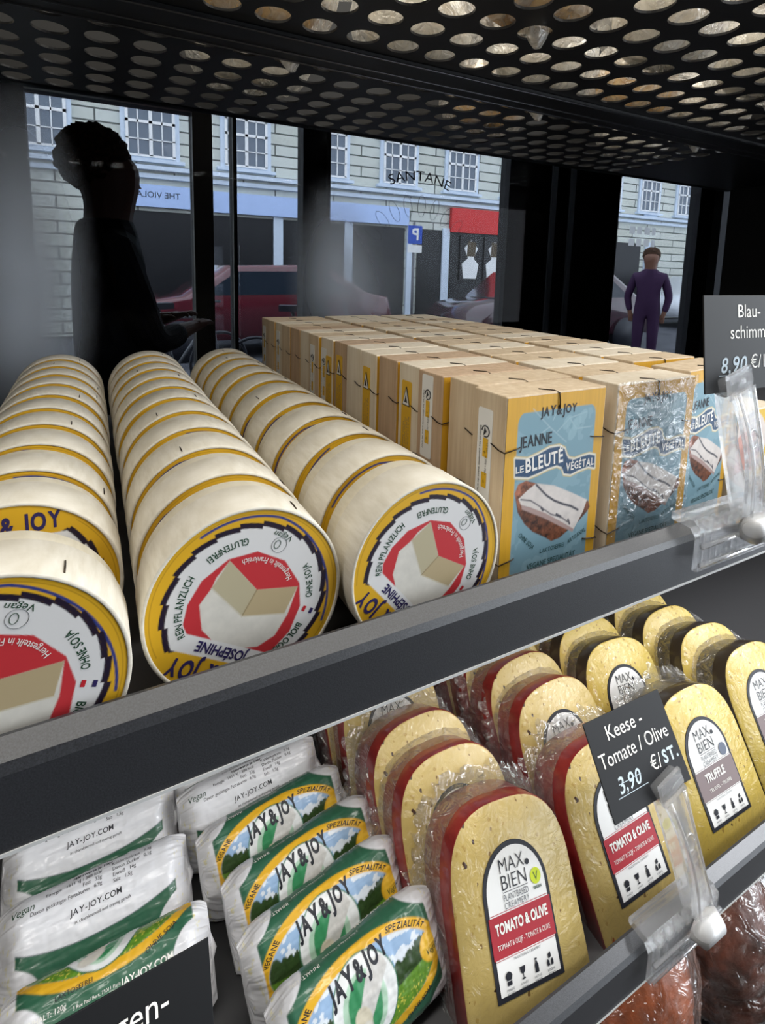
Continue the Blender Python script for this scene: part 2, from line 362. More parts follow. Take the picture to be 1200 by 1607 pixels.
b = MB(); b.box((-1.0, YM, -1.1), (1.14, YM + 0.006, ZC), 'blackglass')
for z0_, z1_ in ((ZC, 1.0), (-1.15, -1.1)): b.box((-1.0, YM, z0_), (1.14, YM + 0.02, z1_), 'blackmatte')
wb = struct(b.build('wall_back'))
b = MB(); b.box((-1.0, -0.1, -1.1), (-0.98, YM, 1.0), 'blackmatte'); struct(b.build('wall_left'))
b = MB(); b.box((1.12, -0.1, -1.1), (1.14, YM, 1.0), 'blackmatte'); struct(b.build('wall_right'))
b = MB(); b.box((-1.0, -0.1, 0.98), (1.14, YM + 0.02, 1.0), 'blackmatte'); struct(b.build('ceiling'))

ps = thing('perforated_shelf', 'black perforated metal shelf roofing the compartment of boxed cheese', 'shelf', (0.06, 0.25, ZC))
b = MB(); px, py, rh = 0.0393, 0.0405, 0.0142
th = np.sort(np.concatenate([np.linspace(0, 2 * PI, 24, endpoint=False), [math.atan2(sy * py, sx * px) % (2 * PI) for sx in (-1, 1) for sy in (-1, 1)]])); n = len(th)
cu, su = np.cos(th), np.sin(th); kk = np.maximum(np.abs(cu) / (px / 2), np.abs(su) / (py / 2))
sq = np.stack([cu / kk, su / kk], -1); ci = np.stack([cu * rh, su * rh], -1)
HX = [0.0915 + px * i for i in range(-14, 17)]; HY = [0.26 + py * j for j in range(-7, 8)]
for hx in HX:
    for hy in HY:
        o = np.array([hx, hy])
        if abs(hy - 0.3005) < 0.001:
            q = np.array([(-px / 2, -py / 2), (px / 2, -py / 2), (px / 2, py / 2), (-px / 2, py / 2)]) + o
            b.add(np.concatenate([np.c_[q, np.zeros(4)], np.c_[q, np.full(4, .002)]]), [(3, 2, 1, 0), (4, 5, 6, 7)], 'black'); continue
        v = np.concatenate([np.c_[ci + o, np.zeros(n)], np.c_[sq + o, np.zeros(n)], np.c_[ci + o, np.full(n, .002)], np.c_[sq + o, np.full(n, .002)]])
        f = []
        for i in range(n):
            j = (i + 1) % n
            f += [(i, j, n + j, n + i), (2 * n + i, 3 * n + i, 3 * n + j, 2 * n + j), (i, 2 * n + i, 2 * n + j, j)]
        b.add(v, f, 'black')
x0, x1 = HX[0] - px / 2, HX[-1] + px / 2; y0, y1 = HY[0] - py / 2, HY[-1] + py / 2
b.box((x1, y0, 0), (1.12, y1, 0.002), 'black'); b.box((-0.98, y0, 0), (x0, y1, 0.002), 'black')
b.build('perforated_panel', ps, (-0.06, -0.25, 0))
b = MB(); b.box((-0.98, 0.284, -0.004), (1.12, 0.334, -0.0005), 'black')
for yy in (0.284, 0.315, 0.333): b.tube([(-0.98, yy, -0.0045), (1.12, yy, -0.0045)], 0.0011, 'rail', 6)
b.build('support_rail', ps, (-0.06, -0.25, 0))

# bags of goods lying on the perforated shelf
def bag_top(i, loc, golden):
    r = random.Random(i)
    t = thing('bread_bag', 'x', 'bag', loc)
    b = MB(); nu, nv = 26, 18; U, V = np.meshgrid(np.linspace(0, 2 * PI, nu, endpoint=False), np.linspace(-PI / 2, PI / 2, nv), indexing='ij')
    x = 0.074 * np.sign(np.cos(V)) * np.abs(np.cos(V)) ** .5 * np.cos(U); y = 0.056 * np.abs(np.cos(V)) ** .5 * np.sin(U); z = 0.05 + 0.048 * np.sin(V)
    nz = fbm(U * 3 + i * 7, V * 5 + 3, i) - .5
    P = np.stack([x * (1 + .15 * nz), y * (1 + .15 * nz), np.maximum(z + .022 * nz, 0.0008)], -1)
    b.grid(P, 'bagfilm', wrapu=True); b.build('bag', t)
    b = MB(); P = np.stack([x * .8, y * .78, 0.05 + (z - .05) * .8], -1); b.grid(P, golden, wrapu=True); b.build('bread', t)
    return t
M['crust'] = mat('bread_crust', rgb(206, 160, 84), 0.6); add_noise(M['crust'], rgb(176, 124, 56), rgb(226, 190, 120), (40, 40, 40), 4)
M['crumb'] = mat('pale_bread', rgb(226, 220, 206), 0.6); add_noise(M['crumb'], rgb(200, 190, 170), rgb(236, 232, 222), (40, 40, 40), 4)
k = 0
for j, yy in enumerate((0.05, 0.190, 0.33, 0.47)):
    for i, xx in enumerate((-0.36, -0.19, -0.02, 0.15, 0.32, 0.49, 0.64)):
        if j == 3 and i % 2: continue
        t = bag_top(k, (xx + 0.03 * (j % 2), yy, ZC + 0.002), 'crust' if (i + j) % 3 == 1 else 'crumb')
        t['label'] = 'clear bag of %s on the perforated shelf, %s from left in the %s row' % ('golden bread' if (i + j) % 3 == 1 else 'pale bread', ORD[i].replace('front', 'first'), ORD[j])
        t['group'] = 'bags on the perforated shelf'
        if (i + j) % 2 == 0:      # corners of film poking through a hole
            hx = min(HX, key=lambda h: abs(h - xx - 0.02)); hy = min([h for h in HY if abs(h - .3005) > .001], key=lambda h: abs(h - yy + 0.01))
            bb = MB(); a = np.linspace(0, 2 * PI, 10, endpoint=False)
            R = [np.stack([np.cos(a) * rr * (1 + .2 * np.sin(3 * a + k)) + .004 * (1 - rr / .012), np.sin(a) * rr * (.75), np.full(10, zz)], -1) for rr, zz in ((0.0035, -0.013), (.008, -.007), (.011, -0.001), (0.0118, 0.004))]
            bb.rings(R, 'bagfilm', cap0=True, cap1=False); bb.build('film_tip', t, (hx - t.location.x, hy - t.location.y, 0))
        k += 1

# shelves with raised front lips
def shelf(name, label, z, depth, yfront=0.0):
    t = thing(name, label, 'shelf', (0.06, 0.25, z))
    b = MB(); b.box((-0.98, yfront + 0.004, -0.004), (1.12, depth, 0.0), 'shelftop'); b.build('shelf_board', t, (-0.06, -0.25, 0))
    prof = [(0.0, -0.0037), (0.0, 0.0235), (0.0018, 0.0268), (0.0085, 0.0308), (0.0102, 0.0304), (0.0102, 0.0288), (0.0035, 0.0256), (0.0016, 0.0222), (0.0016, -0.0037)]
    R = [np.array([(x, yfront + y, zz) for y, zz in prof]) for x in (-0.98, 1.12)]
    b = MB(); b.rings([r[::-1] for r in R], 'shelf', smooth=False); b.build('front_lip', t, (-0.06, -0.25, 0))
    b = MB(); b.box((-0.98, yfront - 0.0004, -0.0048), (1.12, yfront + 0.0018, -0.0035), 'edge'); b.build('edge_trim', t, (-0.06, -0.25, 0))
shelf('metal_shelf', 'grey metal shelf carrying the round and square wooden cheese boxes', 0.0, 0.535)
ZL = -0.2992
shelf('metal_shelf', 'grey metal shelf carrying the wrapped logs and film-packed cheese slabs', ZL, 0.50)
shelf('metal_shelf', 'metal shelf at the bottom carrying brown bagged goods', -0.60, 0.50)

# ------------------------------------------------------------------ the shop, and the street reflection built as solid geometry behind the back pane
YS = 2.90
M['shopfloor'] = mat('shop_floor', rgb(70, 66, 62), 0.5); add_noise(M['shopfloor'], rgb(62, 58, 54), rgb(80, 74, 70), (4, 4, 4))
M['plaster'] = mat('dark_plaster', rgb(26, 27, 31), 0.7)
M['shopwall'] = mat('shop_wall', rgb(60, 60, 62), 0.8)
M['bronze'] = mat('bronze_frame', rgb(78, 66, 48), 0.4, 0.2)
b = MB(); b.box((-4, -2.6, -1.2), (2.3, .6, -1.15), 'shopfloor'); b.box((-4, .6, -1.2), (7, YS, -1.15), 'shopfloor'); struct(b.build('floor'))
b = MB(); b.box((-4, -2.6, 1.6), (2.3, .6, 1.7), 'shopwall'); b.box((-4, .6, 1.6), (7, YS + .08, 1.7), 'shopwall'); struct(b.build('ceiling_shop'))
b = MB(); b.box((-4.1, -2.6, -1.15), (-4, YS, 1.6), 'plaster'); struct(b.build('wall_west'))
b = MB(); b.box((7, .6, -1.15), (7.1, YS, 1.6), 'plaster'); b.box((1.14, .585, -1.15), (7, .605, 1.6), 'plaster'); struct(b.build('wall_east'))
b = MB(); b.box((-4, -2.6, -1.15), (1.3, -2.5, 1.6), 'plaster'); struct(b.build('wall_rear'))
M['paving'] = mat('pale_paving', rgb(176, 178, 182), 0.8); add_noise(M['paving'], rgb(160, 162, 166), rgb(192, 194, 198), (3, 3, 3))
b = MB(); b.box((2.3, -8, -1.2), (16, .585, -1.16), 'paving'); b.box((-4, -8, -1.2), (2.3, -2.6, -1.16), 'paving'); struct(b.build('pavement'))
m = bpy.data.materials.new('white_vinyl'); m.use_nodes = True; _t = nd(m, 'ShaderNodeBsdfTranslucent'); _t.inputs[0].default_value = (.9, .9, .9, 1); lk(m, _t.outputs[0], m.node_tree.nodes['Material Output'].inputs['Surface']); M['vinyl'] = m
b = MB()
opens = [(-0.40, 0.33, -1.05, 0.965), (0.43, 0.54, -1.05, 1.25), (0.56, 0.94, -1.05, 1.25), (1.11, 2.47, -0.75, 1.25), (2.87, 2.93, -0.75, 1.07), (3.06, 3.12, -0.75, 1.07), (3.62, 4.67, -0.75, 1.11)]  # second narrow slit is the first one's doubled reflection, built as an opening
x = -4
for a0, a1, z0, z1 in opens:
    b.box((x, YS, -1.15), (a0, YS + .08, 1.6), 'plaster'); b.box((a0, YS, -1.15), (a1, YS + .08, z0), 'plaster'); b.box((a0, YS, z1), (a1, YS + .08, 1.6), 'plaster'); x = a1
b.box((x, YS, -1.15), (7, YS + .08, 1.6), 'plaster'); struct(b.build('wall_front'))
for i, (a0, a1, z0, z1) in enumerate(opens):
    b = MB(); w = (.03, .012, .012, .018, .012, .012, .018)[i]; mm = 'bronze' if i < 2 else 'plaster'
    if i == 0: b.box((a1, YS - .03, z0), (a1 + .10, YS, 1.25), 'bronze'); b.box((a0 - .05, YS - .03, z1), (a1, YS, z1 + .28), 'bronze'); b.box((a0 - .05, YS - .03, z0), (a0, YS, z1), 'plaster')
    else: b.box((a0 - w, YS - .02, z0), (a0, YS, z1), mm); b.box((a1, YS - .02, z0), (a1 + w, YS, z1), mm); b.box((a0 - w, YS - .02, z1), (a1 + w, YS, z1 + w * 2), mm)
    fr = struct(b.build('window_%d' % (i + 1)))
    b = MB(); b.box((a0, YS + .024, z0), (a1, YS + .030, z1), 'pane')
    if i == 3:
        ar = lambda x, y: np.stack([x, np.full_like(x, YS + .0235), y], -1)
        b.text('SANTANE', 0.065, ar, 'ink', 1.76, 0.20, sx=1.15, arc=(.56, PI / 2, False))
        for q in range(9):      # leafy scrollwork under the arc of letters
            a_ = math.radians(28 + 15 * q); cx_, cz_ = 1.76 + .40 * math.cos(a_), .20 + .40 * math.sin(a_)
            b.tube([(cx_ + .07 * math.cos(u) * math.cos(a_) - .03 * math.sin(u) * math.sin(a_), YS + .023, cz_ + .07 * math.cos(u) * math.sin(a_) + .03 * math.sin(u) * math.cos(a_)) for u in np.linspace(0, 2 * PI, 13)], .0015, 'ink', 4)
    if i == 6:
        for z_ in (0.46, 0.56):
            for q, wq in enumerate((.07, .06, .07, .05)): b.poly([(3.82 + .095 * q, z_ - .03), (3.82 + .095 * q + wq, z_ - .03), (3.82 + .095 * q + wq, z_ + .03), (3.82 + .095 * q, z_ + .03)], flat(-(YS + .0232)), 'vinyl')
    b.build('window_pane', fr)

YF = 11.0
M['stone'] = mat('facade_stone', rgb(176, 172, 156), 0.8)
_tc = nd(M['stone'], 'ShaderNodeTexCoord'); _br = nd(M['stone'], 'ShaderNodeTexBrick'); _mp = nd(M['stone'], 'ShaderNodeMapping'); _mp.inputs['Rotation'].default_value = (PI / 2, 0, 0)
lk(M['stone'], _tc.outputs['Object'], _mp.inputs[0]); lk(M['stone'], _mp.outputs[0], _br.inputs['Vector'])
_br.inputs['Color1'].default_value = (*rgb(206, 210, 202), 1); _br.inputs['Color2'].default_value = (*rgb(196, 198, 186), 1); _br.inputs['Mortar'].default_value = (*rgb(96, 98, 94), 1)
_br.inputs['Scale'].default_value = 1.0; _br.inputs['Mortar Size'].default_value = 0.016; _br.inputs['Brick Width'].default_value = 1.3; _br.inputs['Row Height'].default_value = 0.22
lk(M['stone'], _br.outputs['Color'], bsdf(M['stone']).inputs['Base Color'])
M['stonelight'] = mat('facade_trim', rgb(206, 218, 232), 0.7)
M['glassdark'] = mat('window_dark', rgb(44, 52, 62), 0.1)
M['glasspale'] = mat('window_pale', rgb(104, 114, 126), 0.1)  # lighter grey puts the reflected sky into the pane colour
M['shopdark'] = mat('shop_interior_dark', rgb(22, 23, 26), 0.4)
M['signblue'] = mat('sign_pale_blue', rgb(178, 200, 240), 0.5)
M['signred'] = mat('sign_red', rgb(200, 36, 36), 0.5)
M['asphalt'] = mat('asphalt', rgb(70, 72, 78), 0.8); add_noise(M['asphalt'], rgb(60, 62, 68), rgb(80, 82, 88), (3, 3, 3))
b = MB(); b.box((-12, YF, -1.15), (32, YF + .4, 7), 'stone')
for z_, d_ in ((1.78, .10), (1.92, .16), (3.32, .06), (3.75, .14)): b.box((-12, YF - d_, z_ - .04), (32, YF, z_ + .04), 'stonelight')
for x_ in (0.0, 1.8, 3.3, 4.9, 6.5, 7.5, 9.5, 12.4, 15.0, 17.4): b.box((x_ - .10, YF - .06, -1.15), (x_ + .10, YF, 1.2), 'stonelight')
for x_ in (13.2, 15.0, 17.4):
    for q in range(12): b.box((x_ - .3, YF - .05, 1.95 + q * .2), (x_ + .3 - .12 * (q % 2), YF, 2.10 + q * .2), 'stonelight')
for a0, a1 in ((0.2, 1.7), (2.0, 3.2), (3.4, 4.8), (5.0, 6.35), (6.7, 7.4), (7.65, 9.4), (9.8, 12), (12.7, 14.7)): b.box((a0, YF - .02, -1.0), (a1, YF - .005, 1.15), 'shopdark')
struct(b.build('wall_street'))
b = MB(); b.box((-15, YS + .09, -1.35), (32, 16, -1.2), 'asphalt'); struct(b.build('ground'))
b = MB(); b.box((-.5, -.05, 0), (.5, 0, 1.0), 'stonelight'); b.box((-.42, -.06, .05), (.42, -.02, .95), 'glasspale')
for xx, wx in ((-.42, .05), (-.03, .06), (.37, .05), (-.225, .02), (.185, .02)): b.box((xx, -.08, .05), (xx + wx, -.05, .95), 'white')
for zz, wz in ((.03, .04), (.62, .05), (.91, .04), (.33, .02)): b.box((-.42, -.08, zz), (.42, -.05, zz + wz), 'white')
b.box((-.62, -.14, 1.02), (.62, 0, 1.1), 'stonelight'); b.box((-.58, -.12, -.06), (.58, 0, 0.0), 'stonelight')
w0 = struct(b.build('window_8', loc=(-4.35, YF, 2.08)))
for i in range(1, 14):
    c = w0.copy(); c.name = 'window_%d' % (8 + i); COL.objects.link(c); c.location.x = -4.35 + 1.75 * i
mir = lambda off: (lambda x, y: np.stack([-x, np.full_like(x, off), y], -1))   # lettering reads mirrored, as in the photograph
def sign(name, label, cat, x0, x1, z0, z1, mm, txt=None):
    t = thing(name, label, cat, ((x0 + x1) / 2, YF, z0))
    b = MB(); b.box((x0 - t.location.x, -.12, 0), (x1 - t.location.x, -.02, z1 - z0), mm)
    if txt: b.text(txt, 0.11, mir(-.122), 'ink', 0, (z1 - z0) * .42)
    b.build('panel', t); return t
sign('shop_sign', 'pale shop sign with mirrored lettering THE VIOLA behind the glass', 'sign', 0.3, 1.7, 1.22, 1.62, 'signblue', 'THE VIOLA')
sign('shop_sign', 'long plain pale blue sign board across the street behind the glass', 'sign', 2.0, 6.4, 1.2, 1.6, 'signblue')
sign('shop_sign', 'red sign board over a shop across the reflected street', 'sign', 7.6, 9.4, 1.12, 1.7, 'signred')
for x_, lb in ((8.25, 'pale poster under the red sign, nearer the parking sign'), (9.0, 'pale poster under the right end of the red sign')):
    t = thing('poster', lb, 'poster', (x_, YF - .03, -.05))
    b = MB(); b.box((-.32, -.03, 0), (.32, 0, 1.1), 'shopdark'); b.poly([(-.2, .05), (.2, .05), (.26, .4), (.1, .55), (.22, .8), (0, 1.0), (-.2, .8), (-.08, .55), (-.26, .42)], flat(.035), 'white'); b.poly([(-.12, .6), (.14, .6), (.16, .95), (-.1, .98)], flat(.04), 'bronze'); b.build('sheet', t)
# parking sign
t = thing('parking_sign', 'blue parking sign on a pole in the reflected street', 'sign', (4.80, 8, -1.2))
b = MB(); b.tube([(0, 0, 0), (0, 0, 2.2)], .025, 'greyink'); b.build('pole', t)
M['blue'] = mat('sign_blue', rgb(40, 80, 180), 0.5)
b = MB(); b.box((-.14, -.04, 1.83), (.14, -.03, 2.14), 'blue'); b.text('P', .2, mir(-.042), 'white', 0, 1.9, bold=.02); b.box((-.14, -.04, 1.68), (.14, -.03, 1.81), 'white'); b.build('plate', t)
# parked cars
def car(label, loc, paint):
    t = thing('car', label, 'car', loc)
    pr = [(-2.05, .3), (-2.08, .62), (-1.85, .82), (-1.2, .92), (-.55, 1.38), (.85, 1.42), (1.6, 1.0), (2.0, .92), (2.08, .6), (2.05, .3)]
    R = []
    for yy, k in ((-.82, .96), (-.8, 1), (.8, 1), (.82, .96)): R.append(np.array([(x * k, yy, .3 + (z - .3) * k) for x, z in pr]))
    b = MB(); b.rings(R, paint); b.build('body', t)
    for sx in (-1, 1):
        b = MB(); b.add([(-1.0, sx * .825, .95), (-.5, sx * .825, 1.3), (.8, sx * .825, 1.32), (1.35, sx * .825, .98)], [(0, 1, 2, 3)[::-sx] if sx < 0 else (3, 2, 1, 0)], 'glassdark'); b.build('side_window', t)
        for xx in (-1.3, 1.3):
            b = MB(); b.tube([(xx, sx * .7, .3), (xx, sx * .86, .3)], .3, 'ink', 20); b.build('wheel', t)
    return t
M['carred'] = mat('car_paint_red', rgb(92, 34, 44), 0.15, coat=1); M['cardark'] = mat('car_paint_maroon', rgb(58, 28, 38), 0.15, coat=1); M['carwhite'] = mat('car_paint_white', rgb(220, 224, 230), 0.15, coat=1)
car('red car parked in the reflected street above the middle row of round boxes', (2.2, 8.6, -1.2), 'carred')
car('dark maroon car parked in the reflected street above the square boxes', (7.3, 7.4, -1.2), 'cardark')
car('white car parked far right in the reflected street by the passer-by', (15.6, 9.3, -1.2), 'carwhite')
def bike(label, loc, rz):
    t = thing('bicycle', label, 'bicycle', loc, (0, 0, rz))
    for xx in (-.5, .5):
        b = MB(); b.tube([(xx + .33 * math.cos(a), 0, .34 + .33 * math.sin(a)) for a in np.linspace(0, 2 * PI, 25)], .018, 'ink', 6); b.build('wheel', t)
    b = MB()
    for a, c in (((-.5, 0, .34), (-.15, 0, .85)), ((-.15, 0, .85), (.4, 0, .85)), ((.4, 0, .85), (0, 0, .32)), ((0, 0, .32), (-.15, 0, .95)), ((-.5, 0, .34), (0, 0, .32)), ((.5, 0, .34), (.38, 0, 1.0))): b.tube([a, c], .018, 'greyink', 6)
    b.build('frame', t)
    b = MB(); b.box((-.28, -.07, .94), (-.02, .07, 1.0), 'ink'); b.build('saddle', t)
    b = MB(); b.tube([(.36, -.28, 1.02), (.38, 0, 1.0), (.36, .28, 1.02)], .015, 'ink', 6); b.build('handlebar', t)
bike('bicycle parked on the reflected street behind the middle row of round boxes', (0.55, 5.6, -1.2), 0.3)
bike('reflected bicycle parked at the right end of the wide window beyond the square boxes', (4.75, 5.6, -1.2), 0.9)
bike('reflected bicycle parked between the doors beyond the right row of round boxes', (1.75, 5.0, -1.2), -0.4)
# people: the photographer and a passer-by, reflections built as solid figures behind the pane
def skin_fig(name, parent, chains, mm, sub=2):
    vs, es, rs, idx = [], [], [], {}
    for ch in chains:
        prev = None
        for key, p, r in ch:
            if key not in idx: idx[key] = len(vs); vs.append(p); rs.append(r)
            if prev is not None: es.append((prev, idx[key]))
            prev = idx[key]
    me = bpy.data.meshes.new(name); me.from_pydata(vs, es, []); o = bpy.data.objects.new(name, me); COL.objects.link(o); o.parent = parent
    sk = o.modifiers.new('skin', 'SKIN')
    for i, r in enumerate(rs): me.skin_vertices[0].data[i].radius = (r, r) if not isinstance(r, tuple) else r
    me.skin_vertices[0].data[0].use_root = True
    s_ = o.modifiers.new('sub', 'SUBSURF'); s_.levels = sub; s_.render_levels = sub
    me.materials.append(M[mm]); return o
M['skin'] = mat('skin', rgb(126, 88, 70), 0.5); M['coat'] = mat('dark_jacket', rgb(30, 30, 34), 0.8); M['hair'] = mat('brown_hair', rgb(66, 44, 28), 0.8)
add_noise(M['hair'], rgb(40, 26, 16), rgb(96, 64, 40), (60, 60, 60), 5, bump=1.0, bdist=.02)
M['purple'] = mat('purple_coat', rgb(54, 26, 62), 0.8)
def person(label, loc, rz, coatm, hold=None):
    t = thing('person', label, 'person', loc, (0, 0, rz))
    S = lambda k, x, y, z, r: (k, (x, y, z), r)
    if hold: hl, hr = hold
    else: hl, hr = (-.22, .02, .82), (.22, -.02, .82)
    body = [[S('pel', 0, 0, .95, (.15, .11)), S('w', 0, 0, 1.1, (.13, .10)), S('ch', 0, .0, 1.3, (.16, .11)), S('nk', 0, .0, 1.46, .07), S('jw', 0, .02, 1.54, .085), S('hd', 0, .015, 1.62, .12), S('hd2', 0, .005, 1.71, .10)]]
    coat = [[S('pel', 0, 0, .92, (.17, .13)), S('w', 0, 0, 1.1, (.155, .12)), S('ch', 0, .0, 1.3, (.18, .13)), S('co', 0, 0, 1.45, (.11, .11)), S('cl', 0, -.005, 1.50, (.095, .095))]]
    for sx, h in ((-1, hl), (1, hr)):
        sh = (sx * .19, 0, 1.37); el = ((sh[0] + h[0]) / 2 + sx * .07, (sh[1] + h[1]) / 2 - .02, min(sh[2], h[2]) - (.04 if hold else -.25))
        body.append([S('ch', 0, 0, 1.3, .16), S('s%d' % sx, *sh, .055), S('e%d' % sx, *el, .042), S('h%d' % sx, *h, .03)])
        coat.append([S('ch', 0, 0, 1.3, .16), S('s%d' % sx, *sh, .07), S('e%d' % sx, *el, .056), S('c%d' % sx, *(np.array(el) * .15 + np.array(h) * .85), .045)])
        d = (Vector(h) - Vector(el)).normalized(); up = Vector((0, 0, 1)) if abs(d.z) < .8 else Vector((0, 1, 0)); sd = d.cross(up).normalized(); n_ = sd.cross(d)
        for q in range(5):
            b0 = Vector(h) + d * (.07 if q < 4 else .02) + sd * ((q - 1.5) * .019 if q < 4 else -sx * .035)
            L = (.03, .034, .03, .024, .026)[q]; b1 = b0 + d * L + (sd * -sx * .012 if q == 4 else Vector()); b2 = b1 + d * L * .6 - n_ * .014
            body.append([S('h%d' % sx, *h, .03), S('k%d%d' % (sx, q), *b0, .010), S('m%d%d' % (sx, q), *b1, .009), S('t%d%d' % (sx, q), *b2, .008)])
        body.append([S('pel', 0, 0, .95, .15), S('hip%d' % sx, sx * .09, 0, .86, .085), S('kn%d' % sx, sx * .1, .02, .5, .06), S('an%d' % sx, sx * .1, -.02, .09, .04), S('to%d' % sx, sx * .11, .14, .04, .035)])
        coat.append([S('pel', 0, 0, .92, .17), S('hip%d' % sx, sx * .095, 0, .84, .1), S('kn%d' % sx, sx * .1, .02, .5, .078), S('an%d' % sx, sx * .1, -.02, .1, .06)])
    bo = skin_fig('body', t, body, 'skin'); skin_fig('clothing', t, coat, coatm)
    b = MB(); U, V = np.meshgrid(np.linspace(0, 2 * PI, 40, endpoint=False), np.linspace(-1.1, PI / 2, 24), indexing='ij'); nz = fbm(U * 6, V * 8, 5) - .5
    rr = .118 * (1 + .30 * nz); b.grid(np.stack([rr * np.cos(V) * np.cos(U), -.030 + rr * np.cos(V) * np.sin(U), 1.685 + rr * np.sin(V) * .95], -1), 'hair', wrapu=True); b.build('hair', t)
    b = MB()
    for sx in (-1, 1):
        b.box((sx * .033 - .012, .084, 1.628), (sx * .033 + .012, .093, 1.640), 'white'); b.box((sx * .033 - .005, .090, 1.629), (sx * .033 + .005, .0945, 1.639), 'ink')
    b.tube([(0, .086, 1.636), (0, .108, 1.598), (0, .088, 1.592)], [.010, .015, .010], 'skin'); b.tube([(-.024, .086, 1.566), (0, .092, 1.563), (.024, .086, 1.566)], .006, 'redink'); b.build('face', t)
    return t
person('dark silhouette of a curly haired person reflected in the glass at left', (-0.110, 1.98, -1.15), -1.45, 'coat', ((-.12, .22, 1.12), (.12, .24, 1.10)))
person('passer-by in a purple coat on the reflected street seen through the right window', (7.0, 5.0, -1.2), 2.2, 'purple')

# ------------------------------------------------------------------ round cheese boxes
RR, RT = 0.0423, 0.0372
def round_label_mesh():
    nr, na = 105, 420; r_, a_ = np.meshgrid(np.linspace(0.001, .962, nr), np.linspace(0, 2 * PI, na, endpoint=False), indexing='ij')
    x, y = r_ * np.cos(a_), r_ * np.sin(a_); A = Art(x, y, (224, 174, 40), 0.008)
    A.lay(np.abs(r_ - .925) - .004, (176, 130, 30), .7)
    bl = [(.90 * math.cos(a), .90 * math.sin(a)) for a in np.radians(np.linspace(-30, -80, 12))]
    bl += [((.90 - .06 * math.sin(PI * k)) * math.cos(a), (.90 - .06 * math.sin(PI * k)) * math.sin(a)) for k, a in zip(np.linspace(0, 1, 24), np.radians(np.linspace(-82, -178, 24)))]
    A.line(bl, .026, (50, 62, 130))
    seg = (np.degrees(a_) / 17.0) % 1.0; jr = .775 + .030 * seg
    A.lay(np.maximum(r_ - (jr + .045), (jr - r_)), (34, 24, 44))
    A.lay(r_ - jr - .004, (34, 24, 44)); A.lay(r_ - jr + .012, (226, 225, 224))
    red = [(.51, .37), (.57, .18), (.56, -.07), (.42, -.34), (.18, -.5), (-.15, -.5), (-.43, -.33), (-.57, -.11), (-.6, .17), (-.51, .42), (-.39, .49), (-.2, .56), (.2, .56), (.4, .47)]
    A.poly(red, (198, 54, 60))
    ch = [(.46, .15), (.43, -.03), (.44, -.14), (.4, -.33), (-.02, -.14), (-.43, -.29), (-.48, .01), (-.46, .25), (-.34, .4), (-.15, .46), (.12, .46), (.31, .37)]
    A.poly(ch, (220, 216, 206)); n_ = fbm(x * 9, y * 9, 3)[..., None]
    A.poly(ch, A.c * (.90 + .2 * n_))
    A.poly([(.4, -.33), (-.02, -.14), (-.01, .15), (.43, -.03)], (188, 178, 148)); A.poly([(-.02, -.14), (-.43, -.29), (-.44, .01), (-.01, .15)], (184, 166, 130))
    A.line([(-.02, -.14), (-.01, .15)], .012, (150, 132, 98)); A.line([(-.01, .15), (.43, -.03)], .014, (206, 200, 184)); A.line([(-.01, .15), (-.44, .01)], .014, (206, 198, 176))
    A.poly([(-.62, .44), (.50, .44), (.50, .62), (-.62, .62)], (230, 229, 228))
    A.poly([(-.60, .62), (.44, .62), (.52, .66), (.66, .80), (.40, .96), (-.4, .96), (-.72, .72)], (224, 174, 40))
    b = MB(); P = np.stack([x * RR, np.zeros_like(x), y * RR], -1)
    v = np.concatenate([[[0, 0, 0]], P.reshape(-1, 3)]); c = np.concatenate([[A.c[0, 0]], A.c.reshape(-1, 3)]); f = []
    for j in range(na): f.append((0, 1 + j, 1 + (j + 1) % na))
    for i in range(nr - 1):
        for j in range(na): f.append((1 + i * na + j, 1 + (i + 1) * na + j, 1 + (i + 1) * na + (j + 1) % na, 1 + i * na + (j + 1) % na))
    b.add(v, f, 'print', c)
    fm = lambda x, y: np.stack([x * RR, np.full_like(x, -.00015), y * RR], -1)
    D = math.radians
    b.text('GLUTENFREI', .072, fm, 'greenink', arc=(.685, D(-42), True), bold=.012, jit=.06, fit=.44)
    b.text('OHNE SOJA', .072, fm, 'greenink', arc=(.685, D(-143), True), bold=.012, jit=.06, fit=.41)
    b.text('REIN PFLANZLICH', .072, fm, 'greenink', arc=(.635, D(20), False), bold=.012, jit=.06, fit=.60)
    b.text('BIOLOGISCH', .072, fm, 'greenink', arc=(.635, D(154), False), bold=.012, jit=.06, fit=.46)
    b.text('Hergestellt in Frankreich', .062, fm, 'whiteink', arc=(.475, D(-92), True), bold=.004, fit=.66)
    b.text('Vegan', .065, fm, 'greenink', 0, -.755, slant=.2); b.tube([(RR * (.08 * math.cos(a)), -.0001, RR * (-.63 + .08 * math.sin(a))) for a in np.linspace(0, 2 * PI, 25)], .00008, 'greyink', 4)
    b.tube([(RR * (.02 + .03 * math.cos(a)), -.0001, RR * (-.63 + .045 * math.sin(a))) for a in np.linspace(0, 2 * PI, 17)], .00012, 'greenink', 4)
    b.text('JOSÉPHINE', .105, fm, 'navy', 0, .475, fit=.56, bold=.022); b.text('JAY & JOY', .18, fm, 'navy', 0, .68, bold=.035, jit=.08, fit=.9)
    for x0, mm in ((-.645, 'redink'), (-.735, 'navy')): b.poly([(x0, -.125), (x0 + .035, -.125), (x0 + .035, -.065), (x0, -.065)], fm, mm)
    return b
